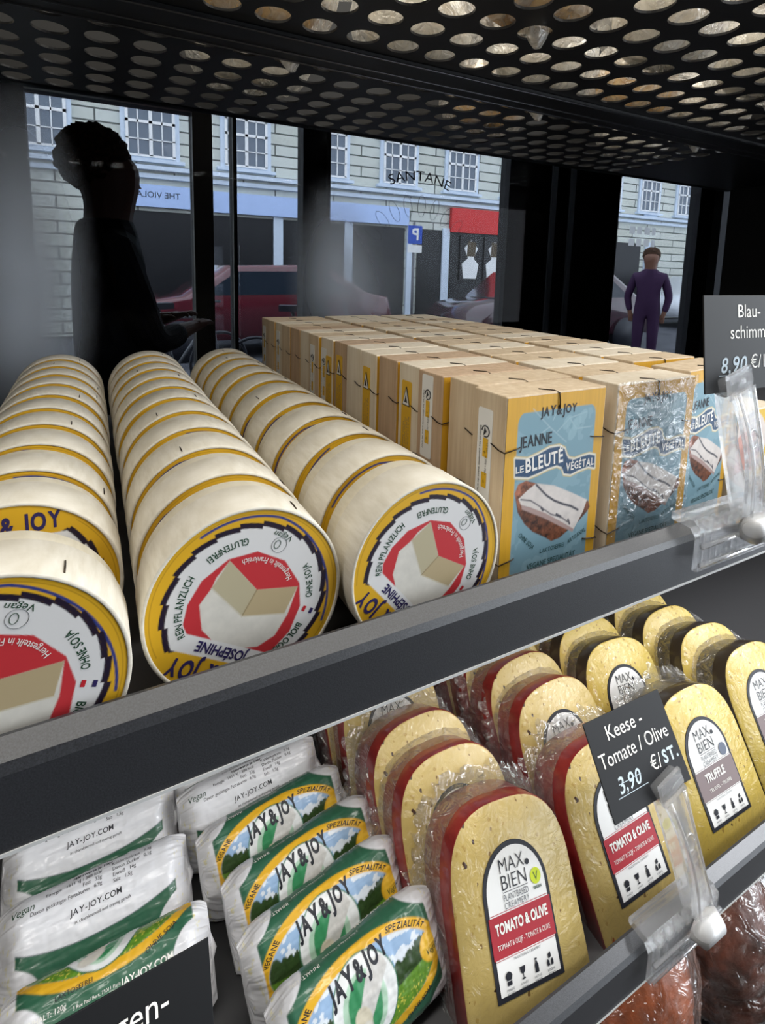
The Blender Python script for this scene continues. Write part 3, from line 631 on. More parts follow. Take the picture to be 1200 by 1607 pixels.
def make_round():
    t = thing('round_cheese_box', 'x', 'cheese box')
    a = np.linspace(0, 2 * PI, 72, endpoint=False); C_ = lambda r, y: np.stack([r * np.cos(a), np.full(72, y), r * np.sin(a)], -1)
    b = MB(); b.rings([C_(.0400, .002), C_(.0404, .002), C_(.0404, .0364), C_(.0398, RT)], 'poplar_body', cap0=False); b.build('tub', t, (0, 0, RR))
    b = MB(); b.rings([C_(.0407, .0009), C_(.0408, .0001), C_(.0412, 0.0), C_(.0421, 0.0), C_(RR, .0004), C_(RR, .0252), C_(.0419, .0256), C_(.0410, .0256)], 'poplar', cap0=True, cap1=False)
    b.build('lid', t, (0, 0, RR))
    b = MB(); q = math.radians(70)
    b.tube([(.0424 * math.cos(q), .004, .0424 * math.sin(q)), (.0426 * math.cos(q), .008, .0426 * math.sin(q)), (.0424 * math.cos(q), .0125, .0424 * math.sin(q))], .00035, 'wire', 5); b.build('staple', t, (0, 0, RR))
    round_label_mesh().build('label', t, (0, 0.0005, RR))
    return t
proto_r = make_round(); rr0 = random.Random(3)
rows = [('left', -.1961, .0130, 11), ('middle', -.108, .0270, 11), ('right', -.0217, .0189, 11)]
GR = 'round wooden boxes lying on edge in three rows'
first = True
for nm, X, Y, cnt in rows:
    for k in range(cnt):
        y = Y + k * .0431 + (.016 if nm == 'left' and k else 0)
        if y + RT > .535: continue
        lab = 'round pale wooden cheese box with yellow rim, %s in the %s row' % ('frontmost' if k == 0 else ORD[k] + ' from the front', nm)
        if first: o = proto_r; o['label'] = lab; o['group'] = GR; first = False
        else: o = dup(proto_r, (0, 0, 0), (0, 0, 0), lab, GR)
        o.location = (X + (rr0.uniform(-.0005, .0005) if k else 0), y, 0.0)
        o.rotation_euler = (0, 0, rr0.uniform(-.008, .008) if k else 0)
        an = {('left', 0): 161, ('middle', 0): 149.4, ('right', 0): 130, ('left', 1): 0}.get((nm, k), rr0.uniform(60, 300))
        for ch in o.children:
            if ch.name.startswith('label'): ch.rotation_euler.y = -math.radians(an)
            elif ch.name.startswith('staple'): ch.rotation_euler.y = math.radians(rr0.uniform(-60, 40)) if k else math.radians(12)
            elif ch.name.startswith('lid'): ch.rotation_euler.y = math.radians(rr0.uniform(-30, 60)) if k else 0

# ------------------------------------------------------------------ square cheese boxes
BW, BH, BT = 0.0775, 0.118, 0.0282
def box_label():
    nx, ny = 190, 290; x, y = np.meshgrid(np.linspace(.012, .988, nx), np.linspace(.008, .992, ny), indexing='ij'); A = Art(x, y, (216, 164, 44), .006)
    g = fbm(x * 90, y * 4, 2)[..., None]; A.c = A.c * (.9 + .2 * g)
    A.rrect(.115, -.2, .895, .915, .06, (124, 160, 174)); pan = sdp(x, y, [(.115, -.2), (.895, -.2), (.895, .9), (.115, .9)])
    w = fbm(x * 7, y * 9, 8); A.lay(np.maximum(pan, (.52 - w)), (146, 180, 192), .45)
    for p in ([(.25, .93), (.42, .83), (.60, .74)], [(.3, .79), (.42, .83)], [(.5, .80), (.62, .86), (.8, .88)], [(.62, .86), (.7, .80), (.85, .80)], [(.45, .86), (.5, .92)]): A.line(p, .006, (176, 200, 206), .6)
    for cx, cy in ((.6, .84), (.7, .83), (.66, .78), (.76, .86)): A.ell(cx, cy, .05, .03, (150, 184, 194), .6, .5)
    rib = [(.105, .700), (.22, .686), (.33, .702), (.434, .724), (.53, .724), (.59, .705), (.612, .672), (.64, .650), (.70, .640), (.78, .648), (.86, .652), (.925, .640), (.93, .575), (.86, .588), (.76, .580), (.67, .566), (.60, .578), (.575, .612), (.52, .628), (.434, .622), (.33, .606), (.24, .596), (.115, .612)]
    sd = sdp(x, y, rib); A.lay(sd - .014, (206, 184, 120)); A.lay(sd - .009, (232, 228, 214)); A.lay(sd, (46, 78, 112))
    A.line([(.612, .672), (.60, .62), (.575, .605)], .006, (26, 48, 74))
    br = [(.122, .529), (.152, .57), (.222, .58), (.31, .56), (.446, .529), (.892, .398), (.912, .364), (.88, .34), (.793, .298), (.7, .27), (.60, .238), (.516, .233), (.451, .262), (.32, .31), (.235, .36), (.16, .43)]
    n_ = fbm(x * 26, y * 40, 4)[..., None]; A.poly(br, s2l((104, 62, 42)) * np.clip(.95 + 3.2 * (n_ - .5), .25, 2)); A.poly([(.122, .529), (.152, .57), (.222, .58), (.31, .56), (.2, .50), (.17, .44)], s2l((156, 96, 70)) * np.clip(.95 + 2.6 * (n_ - .5), .3, 2))
    chz = [(.161, .497), (.24, .53), (.325, .557), (.508, .526), (.70, .466), (.874, .408), (.84, .35), (.749, .262), (.60, .325), (.436, .388), (.28, .44), (.19, .462)]
    n2 = fbm(x * 14, y * 20, 9)[..., None]; A.poly(chz, s2l((222, 214, 208)) * (.86 + .25 * n2))
    A.poly([(.19, .465), (.436, .392), (.749, .266), (.74, .250), (.60, .30), (.43, .365), (.2, .44)], (176, 150, 144))
    A.line([(.325, .55), (.39, .51), (.437, .482), (.519, .446), (.615, .416), (.70, .395), (.782, .364)], .012, (66, 66, 76)); A.line([(.182, .492), (.28, .475), (.37, .436), (.497, .377), (.60, .35), (.678, .313)], .007, (84, 82, 90))
    for a, c in (((.39, .425), (.41, .41)), ((.55, .37), (.6, .35)), ((.68, .325), (.70, .30))): A.line([a, c], .014, (70, 68, 78))
    b = MB(); b.grid(np.stack([x * BW, np.zeros_like(x), y * BH], -1), 'print', A.c, smooth=False)
    f1 = lambda x, y: np.stack([x, np.full_like(x, -.00018), y], -1)
    T = lambda s, h, X, Y, wid, mm, **k: b.text(s, h * BH, f1, mm, X * BW, Y * BH, fit=wid * BW, **k)
    T('JAY&JOY', .048, .505, .888, .36, 'ink', bold=.02, jit=.10); T('JEANNE', .058, .295, .748, .31, 'ink', bold=.012, jit=.04, rot=.02)
    T('LE', .034, .155, .628, .075, 'whiteink', bold=.015, rot=.05); T('BLEUTÉ', .066, .395, .634, .37, 'whiteink', bold=.03, rot=.09, jit=.04); T('VÉGÉTAL', .042, .765, .591, .30, 'whiteink', bold=.02, rot=.02, jit=.05)
    T('VEGANE SPEZIALITÄT', .030, .53, .118, .50, 'teal', bold=.003); T('LAKTOSEFREI', .024, .53, .185, .25, 'teal', jit=.05)
    T('OHNE SOJA', .024, .25, .262, .2, 'teal', rot=-.75, jit=.05); T('ARTISANAL', .024, .79, .215, .2, 'teal', rot=.35, jit=.05)
    return b
def fz(v, y0): return lambda u, w: np.stack([np.full_like(u, -.0004), y0 - u, v + w], -1)
def white_sticker(b, y0=.0165, v=.048, h=.056, curl=False):
    w = .0063; o = [(-w, .001), (-w + .001, 0), (w - .001, 0), (w, .001), (w, h - .001), (w - .001, h), (-w + .001, h), (-w, h - .001)]
    b.prism(o, fz(v, y0), lambda u, q: np.stack([np.full_like(u, -.0001), y0 - u, v + q], -1), 'white')
    f = lambda u, q: np.stack([np.full_like(u, -.0006), y0 - u, v + q], -1)
    b.tube([(-.0006, y0 - .001 + .0032 * math.cos(a), v + h - .013 + .0032 * math.sin(a)) for a in np.linspace(0, 5, 14)], .00035, 'ink', 5); b.poly([(-.001, h - .016), (.002, h - .013), (0, h - .0105)], f, 'ink')
    b.poly([(-.001, .028), (.0035, .028), (.0035, .039), (-.001, .039)], f, 'yellow'); b.poly([(-.001, .010), (.0035, .010), (.0035, .019), (-.001, .019)], f, 'yellow')
    for v_, u_ in ((.0295, .001), (.0120, .001)): b.text('+', .003, f, 'ink', u_, v_)
    b.text('Séparez les éléments avant de trier', .0015, f, 'ink', -.0040, .0255, rot=-PI / 2, fit=.040); b.text('LE TRI', .0014, f, 'ink', .0022, .034, rot=-PI / 2); b.text('BOÎTE + FILM', .0014, f, 'ink', .0015, .0235, rot=-PI / 2)
def yellow_sticker(b, y0=.0145, v=.040, h=.062):
    w = .0066; o = [(-w, .001), (-w + .001, 0), (w - .001, 0), (w, .001), (w, h - .001), (w - .001, h), (-w + .001, h), (-w, h - .001)]
    b.prism(o, fz(v, y0), lambda u, q: np.stack([np.full_like(u, -.0001), y0 - u, v + q], -1), 'yellow')
    f = lambda u, q: np.stack([np.full_like(u, -.0006), y0 - u, v + q], -1); g = lambda u, q: np.stack([np.full_like(u, -.0008), y0 - u, v + q], -1)
    b.poly([(-.0052, h - .018), (.0052, h - .018), (.0006, h - .004), (-.0006, h - .004)], f, 'ink'); b.poly([(-.0042, h - .0172), (.0042, h - .0172), (0, h - .0055)], g, 'white')
    b.poly([(-.002, h - .0155), (.0024, h - .0155), (.001, h - .0125), (.0002, h - .009), (-.001, h - .0125)], lambda u, q: g(u, q) - [.0002, 0, 0], 'ink')
    for i, wd in enumerate((.030, .026, .028, .020)):
        b.text(('Bei 2 bis 6 Grad lagern', 'Kühl und trocken', 'Vor dem Verzehr öffnen', 'Guten Appetit')[i], .0013, f, 'greyink', .0035 - .0023 * i, .022, rot=-PI / 2, fit=wd)
def make_box():
    t = thing('square_cheese_box', 'x', 'cheese box')
    b = MB(); b.box((0, .0002, 0), (BW, BT, BH), 'boxwood'); b.build('body', t, bevel=.0008)
    box_label().build('label', t)
    b = MB(); b.tube([(BW * .40, .009, BH + .0002), (BW * .475, .0025, BH + .0003), (BW * .492, -.0004, BH - .0006), (BW * .5, -.0006, BH * .955), (BW * .503, -.0006, BH * .915)], .00042, 'wire', 5); b.build('top_staple', t)
    for nm, z, xx in (('side_staple', .738, 0), ('side_staple', .735, 1), ('bottom_staple', .185, 0), ('bottom_staple', .185, 1)):
        b = MB(); s = -1 if xx else 1; x0 = BW * xx
        b.tube([(x0 - s * .0003, .011, BH * (z + .02)), (x0 - s * .0004, .004, BH * (z + .003)), (x0, -.0006, BH * z), (x0 + s * .010, -.0006, BH * (z + .012)), (x0 + s * .0115, .0002, BH * (z + .014))], .0004, 'wire', 5); b.build(nm, t)
    return t
proto_b = make_box(); pb_body = [c for c in proto_b.children if c.name.startswith('body')][0]
woods = [pb_body.data]
for mm in ('boxwood_pale', 'boxwood_brown'):
    me = pb_body.data.copy(); me.materials[0] = M[mm]; woods.append(me)
GB = 'square wooden cheese boxes in three columns'
side = {0: 'w', 2: 'wt', 3: 'yp', 5: 'y', 7: 'y', 8: 'yw', 9: 'w', 13: 'w', 15: 'w'}
wsel = {0: 0, 1: 0, 2: 2, 3: 1, 4: 2, 5: 1, 6: 1, 7: 2, 8: 1}
rb = random.Random(11); first = True
for c, (nm, X) in enumerate((('left', .0320), ('middle', .1197), ('right', .2074))):
    for k in range(15 if c == 2 else 16):
        y = .0314 + k * .0300
        ex = {(0, 0): '', (1, 0): ' in shiny shrink film'}.get((c, k), '')
        if c == 0 and k in side: ex = {'w': ', white sticker on side', 'wt': ', white sticker high on side', 'yp': ', yellow sticker peeling off', 'y': ', yellow sticker on side', 'yw': ', yellow sticker on side'}[side[k]]
        lab = 'square cheese box%s, %s in the %s column' % (ex, 'frontmost' if k == 0 else ORD[k] + ' from front', nm)
        if first: o = proto_b; o['label'] = lab; o['group'] = GB; first = False
        else: o = dup(proto_b, (0, 0, 0), (0, 0, 0), lab, GB, keep=lambda ch: ch.name.startswith(('body', 'label', 'top_staple', 'side_staple', 'bottom_staple')))
        dx = rb.uniform(-.002, .002) if k else 0; dz = 0
        o.location = (X + dx + (.003 if c == 0 and k in (1, 3) else 0), y, 0); o.rotation_euler = (0, 0, rb.uniform(-.02, .02) if k else 0)
        if c == 2 and k == 0: o.location = (.2100, .0440, 0); o.rotation_euler = (0, 0, .14)
        if c == 2 and k: o.location.y += .026
        for ch in o.children:
            if ch.name.startswith('body'): ch.data = woods[wsel.get(k, rb.randrange(3)) if c == 0 else rb.randrange(2)]
        if c == 0 and k in side:
            b = MB(); s = side[k]
            if 'w' in s: white_sticker(b, y0=.0165 if k != 8 else .021, v=.052 if 't' not in s else .060); b.build('white_sticker', o)
            if 'y' in s:
                b = MB(); yellow_sticker(b, v=.044 if k != 8 else .040, y0=.0165 if k != 8 else .009); b.build('yellow_sticker', o)
            if 'p' in s:
                b = MB(); R = []
                for q, (px_, pz) in enumerate(((-.0012, .046), (-.006, .043), (-.013, .040), (-.019, .037))):
                    rr_ = .0012 + .0011 * q; R.append(np.array([(px_, .0165 + rr_ * math.cos(a) * 1.4, pz + rr_ * math.sin(a)) for a in np.linspace(0, 2 * PI, 12, endpoint=False)]))
                b.rings(R, 'white', cap0=True, cap1=False); b.build('peeling_corner', o)
        if c == 1 and k == 0:
            b = MB(); gx, gz = np.meshgrid(np.linspace(-.0012, BW + .0012, 60), np.linspace(0.001, BH + .0012, 90), indexing='ij')
            nz = fbm(gx * 260, gz * 160, 21); edge = np.minimum(np.minimum(gx + .0012, BW + .0012 - gx), np.minimum(gz, BH + .0012 - gz))
            b.grid(np.stack([gx, -.0010 - .0012 * nz * np.clip(edge / .004, 0, 1), gz], -1), 'shrink'); b.build('shrink_film', o)

# small carton at the right end
t = thing('small_carton', 'small carton with pink and yellow print beside the turned square box', 'carton', (.2925, .052, 0), (0, 0, .1))
b = MB(); b.box((0, 0, 0), (.075, .04, .076), 'boxwood_pale'); b.build('body', t, bevel=.001)
x, y = np.meshgrid(np.linspace(.0, 1, 90), np.linspace(0, 1, 90), indexing='ij'); A = Art(x, y, (224, 216, 204), .012)
A.ell(.3, .62, .62, .5, (226, 186, 50)); A.ell(.25, .6, .5, .42, (226, 214, 206)); A.ell(.25, .5, .36, .3, s2l((206, 160, 150)) * (.7 + .6 * fbm(x * 9, y * 9, 4)[..., None])); A.ell(.3, .56, .07, .06, (130, 60, 60)); A.ell(.2, .22, .3, .12, (236, 232, 226))
b = MB(); b.grid(np.stack([x * .073 + .001, np.full_like(x, -.0003), y * .074 + .001], -1), 'print', A.c, smooth=False); b.build('label', t)

# ------------------------------------------------------------------ paper wrapped logs
RL, RA, RB = 0.120, 0.0156, 0.0290
_th = np.linspace(-PI, PI, 721); _e = 0.8
_cn = -RA * np.sign(np.cos(_th)) * np.abs(np.cos(_th)) ** _e; _ct = RB * np.sign(np.sin(_th)) * np.abs(np.sin(_th)) ** _e
_ss = np.concatenate([[0], np.cumsum(np.hypot(np.diff(_cn), np.diff(_ct)))]); _ss -= _ss[360]; RS = _ss[-1] - _ss[0]
def log_surf(x, s, off=0.0, seed=0):
    s = (s - _ss[0]) % RS + _ss[0]; n = np.interp(s, _ss, _cn); t = np.interp(s, _ss, _ct)
    u = np.clip((np.abs(x) - RL * .36) / (RL * .14), 0, 1); e = u * u
    kn = 1 - .72 * e; kt = 1 - .20 * e
    w = (fbm(x * 34 + 50, s * 210 + 50, 31 + seed) - .5) * (.0010 + .0048 * u) + (fbm(x * 90 + 50, s * 70 + 50, 33 + seed) - .5) * .0014
    nn, tt = n * kn, t * kt; L = np.hypot(nn / RA ** 2, tt / RB ** 2) + 1e-9
    dx, dt = (nn / RA ** 2) / L, (tt / RB ** 2) / L
    return np.stack([x * (1 - .05 * u * (1 - np.abs(t) / RB)), nn + dx * (w + off), tt + dt * (w + off)], -1)
def log_mesh(s0, seed=0):
    nu, ns = 190, 250; x, s = np.meshgrid(np.linspace(-RL / 2, RL / 2, nu), np.linspace(_ss[0], _ss[-1], ns), indexing='ij')
    H = RS / 2; d = (s - s0 + H) % RS - H; A = Art(x, d, (52, 100, 76), .0006); mmx = x * 1000; mmd = d * 1000
    # white back lens with the small print
    dl = np.abs(d) - H
    for sgn in (-1, 1): A.ell(0, sgn * H, .068, .0246, (90, 96, 110)); A.ell(0, sgn * H, .0675, .0242, (230, 231, 236))
    # front oval
    A.ell(0, 0, .0535, .0262, (228, 176, 42)); A.ell(.0, 0, .0475, .0208, (150, 180, 214))
    inn = (np.sqrt((x / .0475) ** 2 + (d / .0208) ** 2) - 1) * .0208
    cl = fbm(x * 90, d * 160, 5); A.lay(np.maximum(inn, .48 - cl), (226, 232, 238), .9)
    tr = d - (.002 + .006 * np.abs(x) / .05 + .010 * (fbm(x * 240, d * 0 + 3, 6) - .5) ); n1 = fbm(x * 700, d * 700, 7)[..., None]
    A.lay(np.maximum(inn, tr), s2l((48, 70, 34)) * (.5 + 1.0 * n1)); fl = d + .003 + .004 * np.cos(x * 40); A.lay(np.maximum(inn, fl), s2l((96, 140, 44)) * (.65 + .7 * n1))
    ye = fbm(x * 900, d * 900, 9); A.lay(np.maximum(np.maximum(inn, d + .009), (.70 - ye) * .004), (228, 214, 90))
    # centre emblem, log of cheese
    A.ell(-.004, .0, .0225, .0222, (40, 110, 76)); A.ell(-.004, .0, .0217, .0214, (232, 234, 234)); A.ell(-.005, -.002, .0150, .0165, (176, 208, 184)); A.ell(-.005, -.002, .0112, .0145, (60, 140, 92))
    n2 = fbm(x * 420, d * 420, 12)[..., None]
    A.poly([(-.012, -.006), (-.004, -.010), (.014, .008), (.012, .014), (.003, .016)], s2l((206, 204, 200)) * (.85 + .3 * n2))
    A.ell(-.0078, -.0065, .0052, .0062, (214, 206, 184), 1, .5); A.ell(-.0105, -.0125, .0078, .0040, (216, 212, 204), 1, .2); A.ell(-.0105, -.0122, .0066, .0030, (230, 226, 214), 1, .2)
    A.ell(.0455, .0, .0085, .0078, (228, 176, 42)); A.ell(.0455, .0, .0070, .0066, (238, 190, 60))
    if seed == 4: A.poly([(.022, -H + .0255), (.026, -H + .0170), (.041, -H + .0215), (.036, -H + .0315)], (232, 186, 44))
    # white ends
    for sx in (-1, 1):
        for sd_ in (-1, 1): A.ell(sx * .0600, sd_ * H * .48, .0250, .0170, (226, 226, 230))
        A.lay((.0500 - sx * x), (226, 226, 230))
        py = fbm(x * 500 + 9, d * 260, 15 + seed); A.lay(np.maximum((.050 - sx * x), (.76 - py) * .004), (226, 214, 120), .8)
    b = MB(); b.grid(log_surf(x, s, 0, seed), 'wrapper', A.c, flip=False)
    for sx in (0, nu - 1):
        ring = log_surf(x[sx:sx + 1], s[sx:sx + 1], 0, seed)[0][:-1]; c = ring.mean(0); c[0] += .002 * (1 if sx else -1); n_ = len(ring)
        vv = np.concatenate([ring, [c]]); ff = [(i, (i + 1) % n_, n_) if sx else ((i + 1) % n_, i, n_) for i in range(n_)]
        b.add(vv, ff, 'wrapper', np.ones((n_ + 1, 3)) * s2l((226, 226, 230)), True)
    mp = lambda X, Y: log_surf(X, Y + s0, .00022, seed)
    T = lambda s, h, X, Y, mm, **k: b.text(s, h, mp, mm, X, Y, sub=2, **k)
    T('JAY&JOY', .0098, -.0035, .0105, 'ink', fit=.042, bold=.04, rot=.10, jit=.10)
    for s_, a0, k in (('VEGANE', 150, .0042), ('SPEZIALITÄT', 48, .0040)):
        v0 = MB()   # bend text along the oval border
        cx = lambda X, Y, a0=a0: mp(np.cos(math.radians(a0) - X / .042) * (.0490 + Y), np.sin(math.radians(a0) - X / .042) * (.0216 + Y * .9))
        b.text(s_, .0036, cx, 'ink', 0, 0, bold=.015, jit=.06, sx=.9, sub=1)
    T('LAKTOSEFREI', .0024, -.020, -.0255, 'ink'); T('OHNE SOJA', .0028, .030, -.0228, 'ink', rot=.35)
    T('Vegan', .0032, .0460, -.0035, 'greenink', slant=.25)
    for sgn, ro in ((1, PI), (-1, 0)):
        T('JAY-JOY.COM', .0036, .020, sgn * .0345 + (.0055 if sgn > 0 else 0), 'whiteink', bold=.02, rot=ro)
        T('3 Rue Paul Bert, 75011 Paris', .0016, -.008, sgn * .0330, 'whiteink', rot=ro); T('INHALT: 120g', .0024, -.034, sgn * .0305, 'whiteink', rot=ro, bold=.01)
    # back lens print, reading upward from the lens middle
    L = lambda s, h, X, Y, **k: b.text(s, h * 1.12, mp, k.pop('mm', 'ink'), X, H + Y * 1.05 + .001, sub=1, **k)
    if seed == 4:
        for i, w_ in enumerate(('Jil ist charaktervoll!', 'Jil wurde für Dich in Frankreich von Hand', 'nach traditionellem Reifungsprozess entwickelt.', 'Genieße ihren vollmundigen Geschmack', 'und ihre weiche Rinde.')): L(w_, .0022, -.004, .0185 - i * .0036)
        for i, w_ in enumerate(('Packung geöffnet', 'innerhalb von', '5 Tagen genießen')): b.text(w_, .0014, mp, 'ink', .031, -H + .0265 - .0024 * i, rot=.45, sub=1)
        return b.mesh('paper_wrap')
    L('Kann Allergene enthalten: Mandeln, Cashewkerne', .0017, .004, .0125); L('Nährwerte je 100g', .0021, -.003, .0085, bold=.02)
    for i, (a_, c_) in enumerate((('Energie   1611 kJ / 388 kcal', 'Kohlenhydrate   7,3g'), ('Fett   33g', 'Davon Zucker   0,1g'), ('Davon gesättigte Fettsäuren   6,9g', 'Eiweiß   14g'), ('', 'Salz   1,5g'))):
        L(a_ or ' ', .0020, .002, .0050 - i * .0033, align='R'); L(c_, .0020, .009, .0062 - i * .0033, align='L')
    L('JAY-JOY.COM', .0030, -.002, -.0105, bold=.01, jit=.04); L('Vegan', .0038, -.046, .0015, mm='greenink', slant=.25); L('ist charaktervoll und cremig gereift', .0016, .002, -.0150)
    return b.mesh('paper_wrap')
logs_front = log_mesh(.004, 0); logs_back = log_mesh(RS / 2 + .020, 2); logs_low = log_mesh(.044, 4)
def make_log(mesh, label, X, y, lean, rz, rx=0.0):
    t = thing('wrapped_cheese_log', label, 'cheese log', (X, y, ZL + .0045), (-lean, rx, rz), 'paper wrapped cheese logs')
    o = bpy.data.objects.new('wrapper', mesh); COL.objects.link(o); o.parent = t; o.location = (0, 0, RB)
    b = MB(); 
    for sx in (1,):
        pts = [(sx * (RL / 2 - .003), -.003, .020), (sx * (RL / 2 + .001), -.0015, .030), (sx * (RL / 2 - .002), .001, .042)]
        b.tube(pts, [.0012, .002, .0012], 'foldwhite', 6)
    b.build('folded_end', t); return t
M['foldwhite'] = mat('folded_paper', rgb(226, 226, 230), 0.4)
LB = 'white paper wrapped cheese log '
for i, (X, y, rz, rx) in enumerate(((-.025, .052, .09, -.06), (-.031, .093, .10, -.07), (-.034, .130, .09, -.06), (-.046, .168, .07, -.04), (-.056, .206, .05, -.02), (-.060, .244, .03, 0))):
    make_log(logs_front if i < 4 else logs_back, LB + ('showing its oval label, %s in the right stack' if i < 4 else 'showing small print, %s in the right stack') % ('frontmost' if i == 0 else ORD[i] + ' from front'), X, y, .52, rz, rx)
for i, (X, y, me, rz, ln) in enumerate(((-.168, .112, logs_low, .02, .75), (-.174, .166, logs_back, .02, .8), (-.178, .218, logs_back, .0, .75), (-.178, .268, logs_back, .0, .6))):
    make_log(me, LB + ('behind the black card, frontmost in the left stack' if i == 0 else 'showing nutrition print, %s from front in the left stack' % ORD[i]), X, y, ln, rz)

# ------------------------------------------------------------------ film packed cheese slabs
def cheese_mat(name, c1, c2, specks):
    m = mat(name, c1, 0.42, coat=0.7, spec=0.4)
    n = add_noise(m, c1, c2, (30, 30, 30), 4, .3, .7)
    src = bsdf(m).inputs['Base Color'].links[0].from_socket; tc = [x for x in m.node_tree.nodes if x.type == 'TEX_COORD'][0]
    for sc_, th_, col, sz in specks:
        v = nd(m, 'ShaderNodeTexVoronoi', Scale=float(sc_), Randomness=1.0); mp = nd(m, 'ShaderNodeMapping'); mp.inputs['Scale'].default_value = sz; mp.inputs['Rotation'].default_value = (0, .5, 0)
        dn = nd(m, 'ShaderNodeTexNoise', Scale=220.0, Detail=2.0); lk(m, tc.outputs['Object'], dn.inputs['Vector']); ad = nd(m, 'ShaderNodeVectorMath', operation='MULTIPLY_ADD')
        lk(m, dn.outputs['Color'], ad.inputs[0]); ad.inputs[1].default_value = (.006, .006, .006); lk(m, tc.outputs['Object'], ad.inputs[2]); lk(m, ad.outputs[0], mp.inputs[0]); lk(m, mp.outputs[0], v.inputs['Vector'])
        sel = nd(m, 'ShaderNodeSeparateColor'); lk(m, v.outputs['Color'], sel.inputs[0])
        mr = nd(m, 'ShaderNodeMapRange'); mr.inputs['From Min'].default_value = 0; mr.inputs['From Max'].default_value = 1; mr.inputs['To Min'].default_value = th_ * .2; mr.inputs['To Max'].default_value = th_; lk(m, sel.outputs[0], mr.inputs['Value'])
        lt = nd(m, 'ShaderNodeMath', operation='LESS_THAN'); lk(m, v.outputs['Distance'], lt.inputs[0]); lk(m, mr.outputs[0], lt.inputs[1])
        mx = nd(m, 'ShaderNodeMix', data_type='RGBA'); lk(m, lt.outputs[0], mx.inputs[0]); lk(m, src, mx.inputs[6]); mx.inputs[7].default_value = (*col, 1); src = mx.outputs[2]
    lk(m, src, bsdf(m).inputs['Base Color'])
    bn = nd(m, 'ShaderNodeTexNoise', Scale=95.0, Detail=3.0, Distortion=2.0); lk(m, tc.outputs['Object'], bn.inputs['Vector']); bp = nd(m, 'ShaderNodeBump', Strength=.9, Distance=.004); lk(m, bn.outputs['Fac'], bp.inputs['Height']); lk(m, bp.outputs[0], bsdf(m).inputs['Coat Normal'])
    bsdf(m).inputs['Coat Weight'].default_value = 1.0
    return m
M['cheese_tomato'] = cheese_mat('tomato_olive_cheese', rgb(186, 162, 96), rgb(206, 182, 116), ((170, .24, rgb(178, 150, 84), (1, 1, .7)), (120, .16, rgb(128, 98, 52), (1, 1, .6)), (70, .17, rgb(156, 80, 40), (1, 1, .45)), (65, .16, rgb(70, 48, 36), (1, 1, 1))))
M['cheese_truffle'] = cheese_mat('truffle_cheese', rgb(198, 170, 76), rgb(214, 188, 98), ((150, .22, rgb(160, 128, 56), (1, 1, 1)), (110, .14, rgb(90, 70, 40), (1, 1, .7))))
M['rind_red'] = mat('red_rind', rgb(150, 44, 44), 0.35, coat=.5); add_noise(M['rind_red'], rgb(128, 34, 38), rgb(168, 60, 54), (60, 60, 60), 4, bump=.3)
M['rind_grey'] = mat('dark_rind', rgb(70, 60, 50), 0.4, coat=.5)
SW, SV, STOP, STH = .0500, .064, .1175, .031
def slab_out(ins=0.0, n=26):
    w = SW - ins; p = [(-w, ins), (w, ins), (w, SV)]
    for a in np.linspace(0, PI, n)[1:-1]: p.append((w * np.sign(math.cos(a)) * abs(math.cos(a)) ** .72, SV + (STOP - SV - ins) * math.sin(a) ** .72))
    p.append((-w, SV)); return np.array(p)
def lab_out(e, n=24):
    w = .0268 - e; p = [(-w, .0165 + e), (w, .0165 + e), (w, .066)]
    for a in np.linspace(0, PI, n)[1:-1]: p.append((w * math.cos(a), .066 + (.0275 - e) * math.sin(a)))
    p.append((-w, .066)); return p
